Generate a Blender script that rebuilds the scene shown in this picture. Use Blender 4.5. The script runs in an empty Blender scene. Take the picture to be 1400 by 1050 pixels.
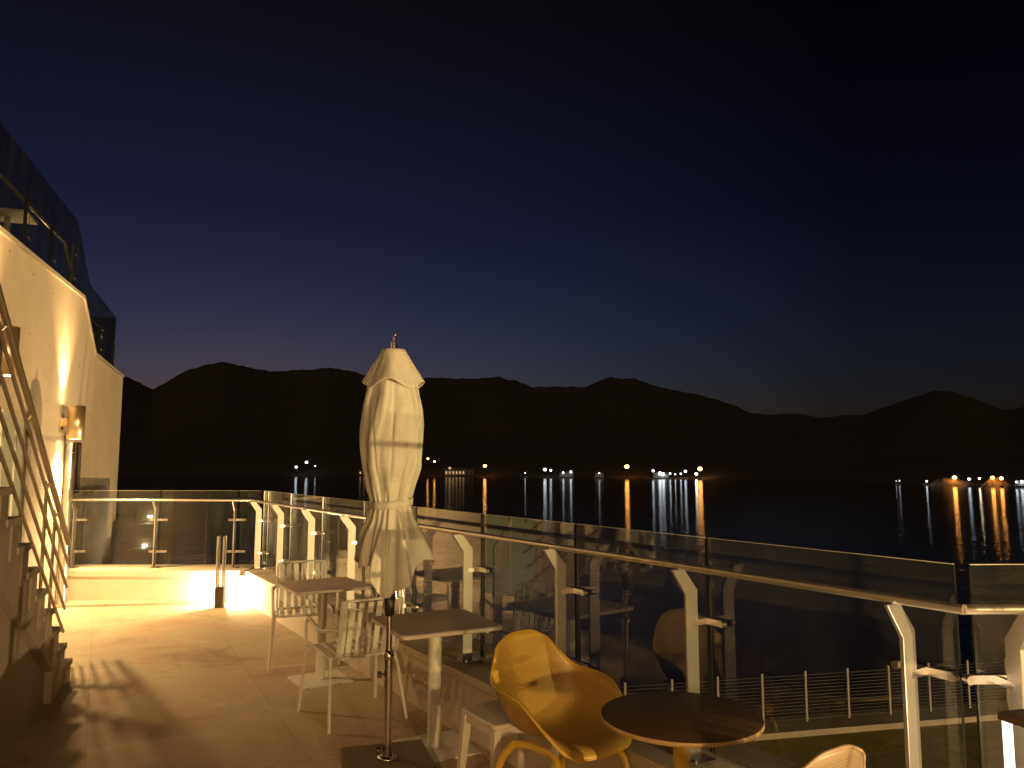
import bpy, math, random
from mathutils import Vector, noise
random.seed(7)
PI = math.pi
scene = bpy.context.scene
C = scene.collection

# ------------------------------------------------------------------ camera
EYE = 1.7
F = 1050.0
PITCH = math.atan(110 / F)
cam_d = bpy.data.cameras.new('camera')
cam = bpy.data.objects.new('camera', cam_d); C.objects.link(cam)
cam.location = (0, 0, EYE)
cam.rotation_euler = (PI / 2 + PITCH, 0, 0)
cam_d.sensor_width = 36
cam_d.lens = F / 1400 * 36
cam_d.clip_start = 0.05
cam_d.clip_end = 20000
scene.camera = cam
SP, CP = math.sin(PITCH), math.cos(PITCH)

def ray(x, y):
    v = (525 - y) / F
    return Vector(((x - 700) / F, CP - v * SP, SP + v * CP))
def at_depth(x, y, Y):
    d = ray(x, y); t = Y / d.y
    return Vector((d.x * t, Y, EYE + d.z * t))

# ------------------------------------------------------------------ materials
def mat(name, col, rough=0.5, metal=0.0, spec=0.5, var=0.0, vscale=8.0, bump=0.0, bscale=60.0, emit=None, estr=0.0):
    m = bpy.data.materials.new(name); m.use_nodes = True
    nt = m.node_tree; b = nt.nodes['Principled BSDF']
    b.inputs['Base Color'].default_value = (*col, 1)
    b.inputs['Roughness'].default_value = rough
    b.inputs['Metallic'].default_value = metal
    b.inputs['Specular IOR Level'].default_value = spec
    if emit:
        b.inputs['Emission Color'].default_value = (*emit, 1)
        b.inputs['Emission Strength'].default_value = estr
    if var or bump:
        tc = nt.nodes.new('ShaderNodeTexCoord')
    if var:
        n = nt.nodes.new('ShaderNodeTexNoise'); n.inputs['Scale'].default_value = vscale
        n.inputs['Detail'].default_value = 6; n.inputs['Roughness'].default_value = 0.65
        nt.links.new(tc.outputs['Object'], n.inputs['Vector'])
        mp = nt.nodes.new('ShaderNodeMapRange')
        mp.inputs['From Min'].default_value = 0.3; mp.inputs['From Max'].default_value = 0.7
        mp.inputs['To Min'].default_value = 1 - var; mp.inputs['To Max'].default_value = 1 + var * 0.6
        nt.links.new(n.outputs['Fac'], mp.inputs['Value'])
        mx = nt.nodes.new('ShaderNodeMix'); mx.data_type = 'RGBA'; mx.blend_type = 'MULTIPLY'
        mx.inputs['Factor'].default_value = 1
        mx.inputs['A'].default_value = (*col, 1)
        nt.links.new(mp.outputs['Result'], mx.inputs['B'])
        nt.links.new(mx.outputs['Result'], b.inputs['Base Color'])
    if bump:
        n2 = nt.nodes.new('ShaderNodeTexNoise'); n2.inputs['Scale'].default_value = bscale
        n2.inputs['Detail'].default_value = 4
        nt.links.new(tc.outputs['Object'], n2.inputs['Vector'])
        bp = nt.nodes.new('ShaderNodeBump'); bp.inputs['Strength'].default_value = bump
        bp.inputs['Distance'].default_value = 0.02
        nt.links.new(n2.outputs['Fac'], bp.inputs['Height'])
        nt.links.new(bp.outputs['Normal'], b.inputs['Normal'])
    return m

def emitter(name, col, strength):
    m = bpy.data.materials.new(name); m.use_nodes = True
    nt = m.node_tree; nt.nodes.clear()
    o = nt.nodes.new('ShaderNodeOutputMaterial'); e = nt.nodes.new('ShaderNodeEmission')
    e.inputs['Color'].default_value = (*col, 1); e.inputs['Strength'].default_value = strength
    nt.links.new(e.outputs[0], o.inputs[0])
    return m

def glass_mat(name, tint=(0.93, 0.95, 0.93), power=1.65, top=0.97):
    m = bpy.data.materials.new(name); m.use_nodes = True
    nt = m.node_tree; nt.nodes.clear()
    o = nt.nodes.new('ShaderNodeOutputMaterial')
    t = nt.nodes.new('ShaderNodeBsdfTransparent'); t.inputs['Color'].default_value = (*tint, 1)
    g = nt.nodes.new('ShaderNodeBsdfGlossy'); g.inputs['Roughness'].default_value = 0.0
    g.inputs['Color'].default_value = (1, 1, 1, 1)
    lw = nt.nodes.new('ShaderNodeLayerWeight'); lw.inputs['Blend'].default_value = 0.5
    pw = nt.nodes.new('ShaderNodeMath'); pw.operation = 'POWER'; pw.inputs[1].default_value = power
    nt.links.new(lw.outputs['Facing'], pw.inputs[0])
    f = nt.nodes.new('ShaderNodeMapRange'); f.inputs['To Min'].default_value = 0.035; f.inputs['To Max'].default_value = top
    nt.links.new(pw.outputs[0], f.inputs['Value'])
    geo = nt.nodes.new('ShaderNodeNewGeometry')
    inv = nt.nodes.new('ShaderNodeMath'); inv.operation = 'SUBTRACT'; inv.inputs[0].default_value = 1
    nt.links.new(geo.outputs['Backfacing'], inv.inputs[1])
    mul = nt.nodes.new('ShaderNodeMath'); mul.operation = 'MULTIPLY'
    nt.links.new(f.outputs[0], mul.inputs[0]); nt.links.new(inv.outputs[0], mul.inputs[1])
    mx = nt.nodes.new('ShaderNodeMixShader')
    nt.links.new(mul.outputs[0], mx.inputs[0])
    nt.links.new(t.outputs[0], mx.inputs[1]); nt.links.new(g.outputs[0], mx.inputs[2])
    # a film of salt and smears
    tc = nt.nodes.new('ShaderNodeTexCoord'); mp = nt.nodes.new('ShaderNodeMapping'); mp.inputs['Scale'].default_value = (1.0, 1.0, 0.35)
    nt.links.new(tc.outputs['Object'], mp.inputs['Vector'])
    n = nt.nodes.new('ShaderNodeTexNoise'); n.inputs['Scale'].default_value = 3.0; n.inputs['Detail'].default_value = 8; n.inputs['Roughness'].default_value = 0.7
    nt.links.new(mp.outputs[0], n.inputs['Vector'])
    mr = nt.nodes.new('ShaderNodeMapRange'); mr.inputs['From Min'].default_value = 0.4; mr.inputs['From Max'].default_value = 0.75
    mr.inputs['To Min'].default_value = 0.003; mr.inputs['To Max'].default_value = 0.018
    nt.links.new(n.outputs['Fac'], mr.inputs['Value'])
    df = nt.nodes.new('ShaderNodeBsdfDiffuse'); df.inputs['Color'].default_value = (0.7, 0.72, 0.66, 1)
    mx2 = nt.nodes.new('ShaderNodeMixShader'); nt.links.new(mr.outputs['Result'], mx2.inputs[0])
    nt.links.new(mx.outputs[0], mx2.inputs[1]); nt.links.new(df.outputs[0], mx2.inputs[2])
    nt.links.new(mx2.outputs[0], o.inputs[0])
    return m

def floor_mat():
    m = bpy.data.materials.new('terrace_concrete'); m.use_nodes = True
    nt = m.node_tree; L = nt.links.new; b = nt.nodes['Principled BSDF']
    b.inputs['Roughness'].default_value = 0.62
    b.inputs['Specular IOR Level'].default_value = 0.3
    tc = nt.nodes.new('ShaderNodeTexCoord')
    n = nt.nodes.new('ShaderNodeTexNoise'); n.inputs['Scale'].default_value = 1.3
    n.inputs['Detail'].default_value = 9; n.inputs['Roughness'].default_value = 0.62; n.inputs['Distortion'].default_value = 0.8
    L(tc.outputs['Object'], n.inputs['Vector'])
    cr = nt.nodes.new('ShaderNodeValToRGB')
    e = cr.color_ramp.elements
    e[0].position = 0.28; e[0].color = (0.33, 0.265, 0.20, 1)
    e[1].position = 0.72; e[1].color = (0.60, 0.53, 0.43, 1)
    for ps, cc in ((0.42, (0.50, 0.38, 0.28)), (0.50, (0.47, 0.42, 0.31)), (0.60, (0.58, 0.46, 0.35))):
        q_ = e.new(ps); q_.color = (*cc, 1)
    L(n.outputs['Fac'], cr.inputs['Fac'])
    # tile joints along the terrace
    mp = nt.nodes.new('ShaderNodeMapping'); mp.inputs['Rotation'].default_value = (0, 0, math.radians(-28))
    L(tc.outputs['Object'], mp.inputs['Vector'])
    br = nt.nodes.new('ShaderNodeTexBrick'); br.offset = 0.0
    br.inputs['Scale'].default_value = 1.0; br.inputs['Brick Width'].default_value = 1.15; br.inputs['Row Height'].default_value = 1.15
    br.inputs['Mortar Size'].default_value = 0.005; br.inputs['Mortar Smooth'].default_value = 0.3
    br.inputs['Color1'].default_value = (1, 1, 1, 1); br.inputs['Color2'].default_value = (0.93, 0.93, 0.93, 1)
    br.inputs['Mortar'].default_value = (0.72, 0.68, 0.64, 1)
    L(mp.outputs[0], br.inputs['Vector'])
    mx = nt.nodes.new('ShaderNodeMix'); mx.data_type = 'RGBA'; mx.blend_type = 'MULTIPLY'; mx.inputs['Factor'].default_value = 0.75
    L(cr.outputs['Color'], mx.inputs['A']); L(br.outputs['Color'], mx.inputs['B'])
    # hairline cracks
    v = nt.nodes.new('ShaderNodeTexVoronoi'); v.feature = 'DISTANCE_TO_EDGE'; v.inputs['Scale'].default_value = 0.55
    nd = nt.nodes.new('ShaderNodeTexNoise'); nd.inputs['Scale'].default_value = 3.0; nd.inputs['Detail'].default_value = 5
    L(tc.outputs['Object'], nd.inputs['Vector'])
    ad = nt.nodes.new('ShaderNodeMix'); ad.data_type = 'RGBA'; ad.blend_type = 'ADD'; ad.inputs['Factor'].default_value = 0.35
    L(tc.outputs['Object'], ad.inputs['A']); L(nd.outputs['Color'], ad.inputs['B'])
    L(ad.outputs['Result'], v.inputs['Vector'])
    cmp_ = nt.nodes.new('ShaderNodeMapRange'); cmp_.inputs['From Min'].default_value = 0.0; cmp_.inputs['From Max'].default_value = 0.006
    cmp_.inputs['To Min'].default_value = 0.6; cmp_.inputs['To Max'].default_value = 1.0
    L(v.outputs['Distance'], cmp_.inputs['Value'])
    mx2 = nt.nodes.new('ShaderNodeMix'); mx2.data_type = 'RGBA'; mx2.blend_type = 'MULTIPLY'; mx2.inputs['Factor'].default_value = 0.8
    L(mx.outputs['Result'], mx2.inputs['A']); L(cmp_.outputs['Result'], mx2.inputs['B'])
    L(mx2.outputs['Result'], b.inputs['Base Color'])
    bp = nt.nodes.new('ShaderNodeBump'); bp.inputs['Strength'].default_value = 0.25; bp.inputs['Distance'].default_value = 0.01
    n3 = nt.nodes.new('ShaderNodeTexNoise'); n3.inputs['Scale'].default_value = 35; n3.inputs['Detail'].default_value = 6
    L(tc.outputs['Object'], n3.inputs['Vector']); L(n3.outputs['Fac'], bp.inputs['Height']); L(bp.outputs['Normal'], b.inputs['Normal'])
    return m

def concrete_wall_mat():
    """exposed concrete: broad tone drift and rows of formwork tie holes (x along the wall, z up)"""
    m = mat('exposed_concrete', (0.80, 0.70, 0.56), 0.75, spec=0.25, var=0.14, vscale=0.8, bump=0.12, bscale=25)
    nt = m.node_tree; L = nt.links.new; b = nt.nodes['Principled BSDF']
    src = b.inputs['Base Color'].links[0].from_socket
    tc = nt.nodes.new('ShaderNodeTexCoord'); sx = nt.nodes.new('ShaderNodeSeparateXYZ'); L(tc.outputs['Object'], sx.inputs[0])
    def mnode(op, a, bb):
        q = nt.nodes.new('ShaderNodeMath'); q.operation = op
        for i, val in enumerate((a, bb)):
            if isinstance(val, (int, float)): q.inputs[i].default_value = val
            else: L(val, q.inputs[i])
        return q.outputs[0]
    def cell(o, step, off):
        w = mnode('FRACT', mnode('DIVIDE', mnode('ADD', o, off), step), 0)
        return mnode('MULTIPLY', mnode('SUBTRACT', w, 0.5), step)
    dx = cell(sx.outputs['X'], 0.9, 50.2); dz = cell(sx.outputs['Z'], 0.6, 50.1)
    r2 = mnode('ADD', mnode('MULTIPLY', dx, dx), mnode('MULTIPLY', dz, dz))
    hole = mnode('LESS_THAN', r2, 0.013 ** 2)
    mx = nt.nodes.new('ShaderNodeMix'); mx.data_type = 'RGBA'
    L(hole, mx.inputs['Factor']); L(src, mx.inputs['A']); mx.inputs['B'].default_value = (0.12, 0.10, 0.08, 1)
    L(mx.outputs['Result'], b.inputs['Base Color'])
    return m

def weave_mat(name, col):
    """moulded plastic shell with a fine grid of perforations laid out on the shell's own UVs"""
    m = mat(name, col, 0.38, spec=0.5)
    nt = m.node_tree; L = nt.links.new; b = nt.nodes['Principled BSDF']
    uv = nt.nodes.new('ShaderNodeUVMap'); sx = nt.nodes.new('ShaderNodeSeparateXYZ'); L(uv.outputs[0], sx.inputs[0])
    def mnode(op, a, bb=0.0):
        q = nt.nodes.new('ShaderNodeMath'); q.operation = op
        for i, val in enumerate((a, bb)):
            if isinstance(val, (int, float)): q.inputs[i].default_value = val
            else: L(val, q.inputs[i])
        return q.outputs[0]
    fx = mnode('SUBTRACT', mnode('FRACT', mnode('MULTIPLY', sx.outputs[0], 96)), 0.5)
    fy = mnode('SUBTRACT', mnode('FRACT', mnode('MULTIPLY', sx.outputs[1], 100)), 0.5)
    r2 = mnode('ADD', mnode('MULTIPLY', fx, fx), mnode('MULTIPLY', fy, fy))
    mr = nt.nodes.new('ShaderNodeMapRange'); mr.inputs['From Min'].default_value = 0.05; mr.inputs['From Max'].default_value = 0.12
    L(r2, mr.inputs['Value'])
    # solid margin round the rim
    ex = mnode('ABSOLUTE', mnode('SUBTRACT', sx.outputs[0], 0.5)); ey = mnode('ABSOLUTE', mnode('SUBTRACT', sx.outputs[1], 0.5))
    rim = mnode('GREATER_THAN', mnode('MAXIMUM', ex, ey), 0.465)
    fac = mnode('MAXIMUM', mr.outputs['Result'], rim)
    mx = nt.nodes.new('ShaderNodeMix'); mx.data_type = 'RGBA'
    mx.inputs['A'].default_value = (*[c * 0.55 for c in col], 1); mx.inputs['B'].default_value = (*col, 1)
    L(fac, mx.inputs['Factor']); L(mx.outputs['Result'], b.inputs['Base Color'])
    bp = nt.nodes.new('ShaderNodeBump'); bp.inputs['Strength'].default_value = 0.5; bp.inputs['Distance'].default_value = 0.003
    L(fac, bp.inputs['Height']); L(bp.outputs['Normal'], b.inputs['Normal'])
    return m

def water_mat():
    m = mat('dark_sea', (0.006, 0.006, 0.006), 0.085, spec=0.5)
    nt = m.node_tree; L = nt.links.new; b = nt.nodes['Principled BSDF']
    b.inputs['IOR'].default_value = 1.33
    tc = nt.nodes.new('ShaderNodeTexCoord')
    mp = nt.nodes.new('ShaderNodeMapping'); mp.inputs['Scale'].default_value = (0.35, 1.0, 1.0)
    L(tc.outputs['Object'], mp.inputs['Vector'])
    n = nt.nodes.new('ShaderNodeTexNoise'); n.inputs['Scale'].default_value = 0.8; n.inputs['Detail'].default_value = 5
    L(mp.outputs[0], n.inputs['Vector'])
    bp = nt.nodes.new('ShaderNodeBump'); bp.inputs['Strength'].default_value = 0.25; bp.inputs['Distance'].default_value = 0.25
    L(n.outputs['Fac'], bp.inputs['Height']); L(bp.outputs['Normal'], b.inputs['Normal'])
    return m

M = dict(
    floor=floor_mat(),
    wall=concrete_wall_mat(),
    plaster=mat('plaster', (0.62, 0.56, 0.46), 0.8, spec=0.2, var=0.12, vscale=1.4, bump=0.1),
    curb=mat('curb_plaster', (0.60, 0.54, 0.44), 0.75, spec=0.25, var=0.16, vscale=1.1, bump=0.12, bscale=40),
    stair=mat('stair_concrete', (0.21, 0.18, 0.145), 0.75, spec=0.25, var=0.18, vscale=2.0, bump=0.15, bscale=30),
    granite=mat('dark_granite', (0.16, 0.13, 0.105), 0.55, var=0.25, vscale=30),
    steel=mat('brushed_steel', (0.66, 0.64, 0.60), 0.30, metal=1.0, var=0.06, vscale=12),
    steel_satin=mat('satin_steel', (0.37, 0.355, 0.33), 0.40, metal=0.8, var=0.05, vscale=14),
    bar=mat('stair_bar_steel', (0.42, 0.37, 0.29), 0.38, metal=0.85, var=0.05, vscale=9),
    chrome=mat('polished_steel', (0.75, 0.74, 0.72), 0.12, metal=1.0),
    brass=mat('bronze_lamp_metal', (0.72, 0.56, 0.34), 0.34, metal=0.85),
    black=mat('black_plastic', (0.02, 0.02, 0.02), 0.45),
    darkmetal=mat('dark_bronze_metal', (0.10, 0.075, 0.05), 0.45, metal=0.4),
    glass=glass_mat('clear_railing_glass'),
    glass_dim=glass_mat('upper_railing_glass', (0.5, 0.52, 0.52), 3.0, 0.12),
    glass_edge=mat('glass_edge', (0.012, 0.014, 0.013), 0.2),
    white=mat('white_coated_metal', (0.76, 0.76, 0.70), 0.42, var=0.05, vscale=20),
    tabletop=mat('grey_laminate', (0.66, 0.58, 0.50), 0.6, spec=0.25, var=0.06, vscale=40),
    tablerim=mat('pale_table_edge', (0.74, 0.70, 0.62), 0.45),
    darktop=mat('dark_brown_laminate', (0.09, 0.06, 0.035), 0.5, spec=0.35, var=0.12, vscale=60),
    darkrim=mat('tan_table_edge', (0.36, 0.25, 0.11), 0.5),
    yellow=mat('yellow_coated_metal', (0.68, 0.46, 0.07), 0.4),
    yellow_shell=weave_mat('yellow_plastic_shell', (0.46, 0.29, 0.05)),
    ochre_shell=weave_mat('ochre_plastic_shell', (0.27, 0.2, 0.11)),
    yellow_leg=mat('yellow_plastic', (0.55, 0.35, 0.045), 0.4),
    plastic_white=mat('white_plastic', (0.62, 0.57, 0.49), 0.4, var=0.04),
    fabric=mat('cream_canvas', (0.53, 0.53, 0.46), 0.9, spec=0.1, var=0.10, vscale=9, bump=0.25, bscale=260),
    stone=mat('dark_umbrella_base', (0.17, 0.14, 0.10), 0.8, var=0.25, vscale=25, bump=0.2),
    hill=mat('forested_hill', (0.13, 0.105, 0.08), 0.95, spec=0.05, var=0.12, vscale=0.01),
    islet=mat('rocky_shore', (0.42, 0.33, 0.22), 0.9, var=0.4, vscale=0.2),
    lawn=mat('lawn', (0.26, 0.23, 0.06), 0.95, spec=0.1, var=0.4, vscale=3, bump=0.6, bscale=40),
    kerb=mat('pale_kerb', (0.28, 0.25, 0.2), 0.85, var=0.2, vscale=3),
    water=water_mat(),
    wood=mat('painted_timber', (0.35, 0.33, 0.30), 0.7, var=0.2, vscale=1),
    roof=mat('shore_roof', (0.25, 0.2, 0.17), 0.8),
    lampdark=mat('lamp_paint_and_unlit_post', (0.06, 0.06, 0.06), 0.6),
    e_warm=emitter('warm_lamp', (1.0, 0.66, 0.28), 40),
    e_step=emitter('step_lamp', (1.0, 0.80, 0.45), 14),
    e_door=emitter('lit_doorway', (0.9, 0.66, 0.22), 0.40),
    e_tube=emitter('bright_tube', (1.0, 0.86, 0.80), 2.6),
    e_orange=emitter('orange_shore_lamp', (1.0, 0.38, 0.07), 20),
    e_white=emitter('white_shore_lamp', (0.80, 0.91, 1.0), 6),
    e_dimwhite=emitter('dim_white_lamp', (0.9, 0.95, 1.0), 4),
    e_facade=emitter('lit_facade_window', (1.0, 0.62, 0.25), 0.7),
)

# ------------------------------------------------------------------ helpers
class MB:
    def __init__(s): s.v = []; s.f = []; s.sm = []
    def add(s, vs, fs, smooth=False):
        o = len(s.v); s.v += [tuple(p) for p in vs]
        for f in fs: s.f.append(tuple(i + o for i in f)); s.sm.append(smooth)
        return s
    def hexa(s, p):       # 8 points: bottom ring then top ring
        return s.add(p, [(3, 2, 1, 0), (4, 5, 6, 7), (0, 1, 5, 4), (1, 2, 6, 5), (2, 3, 7, 6), (3, 0, 4, 7)])
    def box(s, x0, x1, y0, y1, z0, z1):
        return s.hexa([(x0, y0, z0), (x1, y0, z0), (x1, y1, z0), (x0, y1, z0), (x0, y0, z1), (x1, y0, z1), (x1, y1, z1), (x0, y1, z1)])
    def obox(s, c, a, b, z0, z1):   # centre (x,y), half-vectors a,b in plan
        c = Vector(c[:2]); a = Vector(a); b = Vector(b)
        r = [c - a - b, c + a - b, c + a + b, c - a + b]
        return s.hexa([(p.x, p.y, z0) for p in r] + [(p.x, p.y, z1) for p in r])
    def prism(s, poly, z0, z1):     # plan polygon, counter-clockwise
        n = len(poly)
        vs = [(p[0], p[1], z0) for p in poly] + [(p[0], p[1], z1) for p in poly]
        fs = [tuple(reversed(range(n))), tuple(range(n, 2 * n))] + [(i, (i + 1) % n, n + (i + 1) % n, n + i) for i in range(n)]
        return s.add(vs, fs)
    def extrude(s, pts, d):         # 3-D polygon extruded by vector d
        n = len(pts); d = Vector(d)
        vs = [Vector(p) for p in pts] + [Vector(p) + d for p in pts]
        fs = [tuple(reversed(range(n))), tuple(range(n, 2 * n))] + [(i, (i + 1) % n, n + (i + 1) % n, n + i) for i in range(n)]
        return s.add(vs, fs)
    def tube(s, path, r, seg=10, caps=True):
        path = [Vector(p) for p in path]; n = len(path)
        rs = r if isinstance(r, (list, tuple)) else [r] * n
        t0 = (path[1] - path[0]).normalized()
        up = Vector((0, 0, 1)) if abs(t0.z) < 0.9 else Vector((1, 0, 0))
        nrm = t0.cross(up).normalized(); vs = []
        for i, p in enumerate(path):
            if i == 0: t = path[1] - path[0]
            elif i == n - 1: t = path[-1] - path[-2]
            else: t = (path[i + 1] - p).normalized() + (p - path[i - 1]).normalized()
            t.normalize()
            nrm = (nrm - t * nrm.dot(t)).normalized(); bn = t.cross(nrm)
            for k in range(seg):
                a = 2 * PI * k / seg
                vs.append(p + (nrm * math.cos(a) + bn * math.sin(a)) * rs[i])
        fs = [(i * seg + k, i * seg + (k + 1) % seg, (i + 1) * seg + (k + 1) % seg, (i + 1) * seg + k) for i in range(n - 1) for k in range(seg)]
        s.add(vs, fs, True)
        if caps:
            s.add(vs[:seg], [tuple(reversed(range(seg)))]); s.add(vs[-seg:], [tuple(range(seg))])
        return s
    def lathe(s, prof, seg=32, c=(0, 0), smooth=True):
        vs = []
        for r, z in prof:
            for k in range(seg):
                a = 2 * PI * k / seg; vs.append((c[0] + r * math.cos(a), c[1] + r * math.sin(a), z))
        n = len(prof)
        fs = [(i * seg + k, i * seg + (k + 1) % seg, (i + 1) * seg + (k + 1) % seg, (i + 1) * seg + k) for i in range(n - 1) for k in range(seg)]
        return s.add(vs, fs, smooth)
    def cyl(s, c, r, z0, z1, seg=24):
        s.lathe([(r, z0), (r, z1)], seg, c)
        vs = [(c[0] + r * math.cos(2 * PI * k / seg), c[1] + r * math.sin(2 * PI * k / seg)) for k in range(seg)]
        s.add([(x, y, z0) for x, y in vs], [tuple(reversed(range(seg)))])
        s.add([(x, y, z1) for x, y in vs], [tuple(range(seg))])
        return s
    def ball(s, c, r, seg=12, rings=8):
        prof = [(max(r * math.sin(PI * i / rings), 1e-4), c[2] - r * math.cos(PI * i / rings)) for i in range(rings + 1)]
        return s.lathe(prof, seg, c)
    def build(s, name, m, parent=None, bevel=0.0, bseg=2):
        me = bpy.data.meshes.new(name); me.from_pydata(s.v, [], s.f); me.update()
        me.polygons.foreach_set('use_smooth', s.sm)
        o = bpy.data.objects.new(name, me); C.objects.link(o)
        me.materials.append(m)
        if parent: o.parent = parent
        if bevel:
            b = o.modifiers.new('bevel', 'BEVEL'); b.width = bevel; b.segments = bseg; b.limit_method = 'ANGLE'; b.angle_limit = math.radians(40)
        return o

def tag(o, label, cat, group=None, kind=None):
    if label: o['label'] = label
    if cat: o['category'] = cat
    if group: o['group'] = group
    if kind: o['kind'] = kind
    return o
def empty(name, loc=(0, 0, 0), rz=0.0):
    o = bpy.data.objects.new(name, None); C.objects.link(o)
    o.location = loc; o.rotation_euler = (0, 0, rz); o.empty_display_size = 0.1
    return o
def children(o): return [c for c in bpy.data.objects if c.parent == o]
def copy_tree(o, parent=None):
    c = o.copy(); C.objects.link(c)
    if parent: c.parent = parent
    for ch in children(o): copy_tree(ch, c)
    return c
def structure(o): o['kind'] = 'structure'; return o
def lamp(kind, name, loc, watts, col=(1.0, 0.62, 0.27), radius=0.05, parent=None, direction=None, cone=None, blend=0.5):
    l = bpy.data.lights.new(name, kind); l.energy = watts; l.color = col
    if kind in ('POINT', 'SPOT'): l.shadow_soft_size = radius
    if kind == 'SPOT': l.spot_size = math.radians(cone); l.spot_blend = blend
    o = bpy.data.objects.new(name, l); C.objects.link(o); o.location = loc
    if direction is not None: o.rotation_euler = Vector(direction).to_track_quat('-Z', 'Y').to_euler()
    if parent: o.parent = parent
    return o

# ------------------------------------------------------------------ plan geometry
# left wall and stair: p = distance to the left of the eye, s = distance along the wall
WA = math.radians(20)
def PW(p, s): return Vector((-math.cos(WA) * p - math.sin(WA) * s, -math.sin(WA) * p + math.cos(WA) * s))
WDIR = Vector((-math.sin(WA), math.cos(WA))); WOUT = Vector((-math.cos(WA), -math.sin(WA)))
WROT = math.atan2(WDIR.y, WDIR.x)          # local x along the wall
# right railing: L = distance from the eye, s = distance along
RN = Vector((0.843, 0.538)); RU = Vector((-0.538, 0.843))
def PR(L, s): return RN * L + RU * s
LG, LIN, LOUT = 2.70, 2.45, 2.95
# far railing
FY, FIN, FOUT = 10.05, 9.72, 10.30
CURB, RAIL, GTOP = 0.39, 1.25, 1.36
# near right segment: through the corner, heading right
G = PR(LG, 1.42)
U2 = Vector((1, 0.04)).normalized(); N2 = Vector((-U2.y, U2.x))
T3 = 1.80
def P2(off, t): return G + N2 * off + U2 * t
def isect(a, da, b, db):
    den = da.x * db.y - da.y * db.x
    t = ((b.x - a.x) * db.y - (b.y - a.y) * db.x) / den
    return a + da * t
def near_corner(dL): return isect(PR(LG + dL, 0), RU, P2(dL, 0), U2)
def far_corner(L, y): return isect(PR(L, 0), RU, Vector((0, y)), Vector((1, 0)))
WP = 1.93
def wall_at_y(y, p=WP): return isect(PW(p, 0), WDIR, Vector((0, y)), Vector((1, 0)))

# ------------------------------------------------------------------ terrace floor and ground
X3 = 3.3
e2 = Vector((X3 + 0.20, 0)); e2.y = isect(P2(0.25, 0), U2, Vector((X3 + 0.20, 0)), Vector((0, 1))).y
floor_poly = [PW(WP, -4.5), Vector((X3 + 0.20, -5)), e2, near_corner(0.25), far_corner(LOUT, FOUT), wall_at_y(FOUT)]
structure(MB().prism(floor_poly, -4.6, 0).build('terrace_floor', M['floor']))

# low parapet walls
pr = [near_corner(LIN - LG), near_corner(LOUT - LG), far_corner(LOUT, FOUT), far_corner(LIN, FIN)]
ct = 0.055
def parapet(poly, inset_vec, label):
    root = empty('parapet_wall')
    tag(root, label, 'parapet')
    MB().prism(poly, 0, CURB - ct).build('wall_body', M['curb'], root)
    return root
def shift_poly(poly, d): return [Vector(q) + Vector(d) for q in poly]
w_right = parapet([near_corner(LIN - LG + 0.012), near_corner(LOUT - LG), far_corner(LOUT, FOUT), far_corner(LIN + 0.012, FIN + 0.002)], None,
                  'long low concrete parapet running along the sea side under the glass railing')
MB().prism([near_corner(LIN - LG - 0.012), near_corner(LOUT - LG + 0.01), far_corner(LOUT + 0.01, FOUT), far_corner(LIN - 0.012, FIN - 0.014)], CURB - ct, CURB).build('coping', M['curb'], w_right, 0.006)
a, b_ = wall_at_y(FIN), wall_at_y(FOUT)
fc = far_corner(LIN + 0.012, FIN)
w_far = parapet([a, Vector((fc.x - 0.004, FIN)), Vector((far_corner(LIN + 0.012, FOUT).x - 0.004 + 0.0, FOUT)) if False else Vector((fc.x - 0.004, FOUT)), b_], None,
                'short low parapet across the far end of the terrace behind the bollard lamp')
MB().prism([wall_at_y(FIN - 0.012), Vector((fc.x - 0.03, FIN - 0.012)), Vector((fc.x - 0.03, FOUT)), b_], CURB - 0.075, CURB + 0.002).build('coping', M['curb'], w_far, 0.006)
w_near = parapet([near_corner(LIN - LG + 0.012) + U2 * 0.006, P2(-0.25, T3), P2(0.25, T3), near_corner(LOUT - LG) + U2 * 0.006], None,
                 'low parapet turning away at the near right corner of the terrace')
MB().prism([near_corner(LIN - LG - 0.012) + U2 * 0.006, P2(-0.262, T3), P2(0.26, T3), near_corner(LOUT - LG + 0.01) + U2 * 0.006], CURB - ct, CURB).build('coping', M['curb'], w_near, 0.006)
w_back = parapet([Vector((X3 - 0.25, -4.6)), Vector((X3 + 0.2, -4.6)), Vector((X3 + 0.2, 2.4)), Vector((X3 - 0.25, 2.4))], None, 'low parapet under the unseen tall railing on the right behind the viewer')
MB().box(X3 - 0.262, X3 + 0.21, -4.6, 2.4, CURB - ct, CURB).build('coping', M['curb'], w_back, 0.006)
# thin screed wedge along the foot of the far parapet
structure(MB().prism([wall_at_y(FIN - 0.34), Vector((-3.55, FIN - 0.06)), Vector((-3.55, FIN - 0.004)), wall_at_y(FIN - 0.004)], 0.002, 0.028).build('floor_screed', M['floor']))
# a drain joint pipe at the inner corner
o = MB().tube([(fc.x - 0.02, FIN - 0.03, 0.0), (fc.x - 0.02, FIN - 0.03, CURB - 0.02)], 0.012).tube([(fc.x - 0.02, FIN - 0.035, CURB - 0.06), (fc.x - 0.11, FIN - 0.035, CURB - 0.06)], 0.018).build('drain_pipe', M['steel_satin'])
tag(o, 'thin drain pipe in the far corner where the two low parapets meet', 'pipe')

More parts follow.
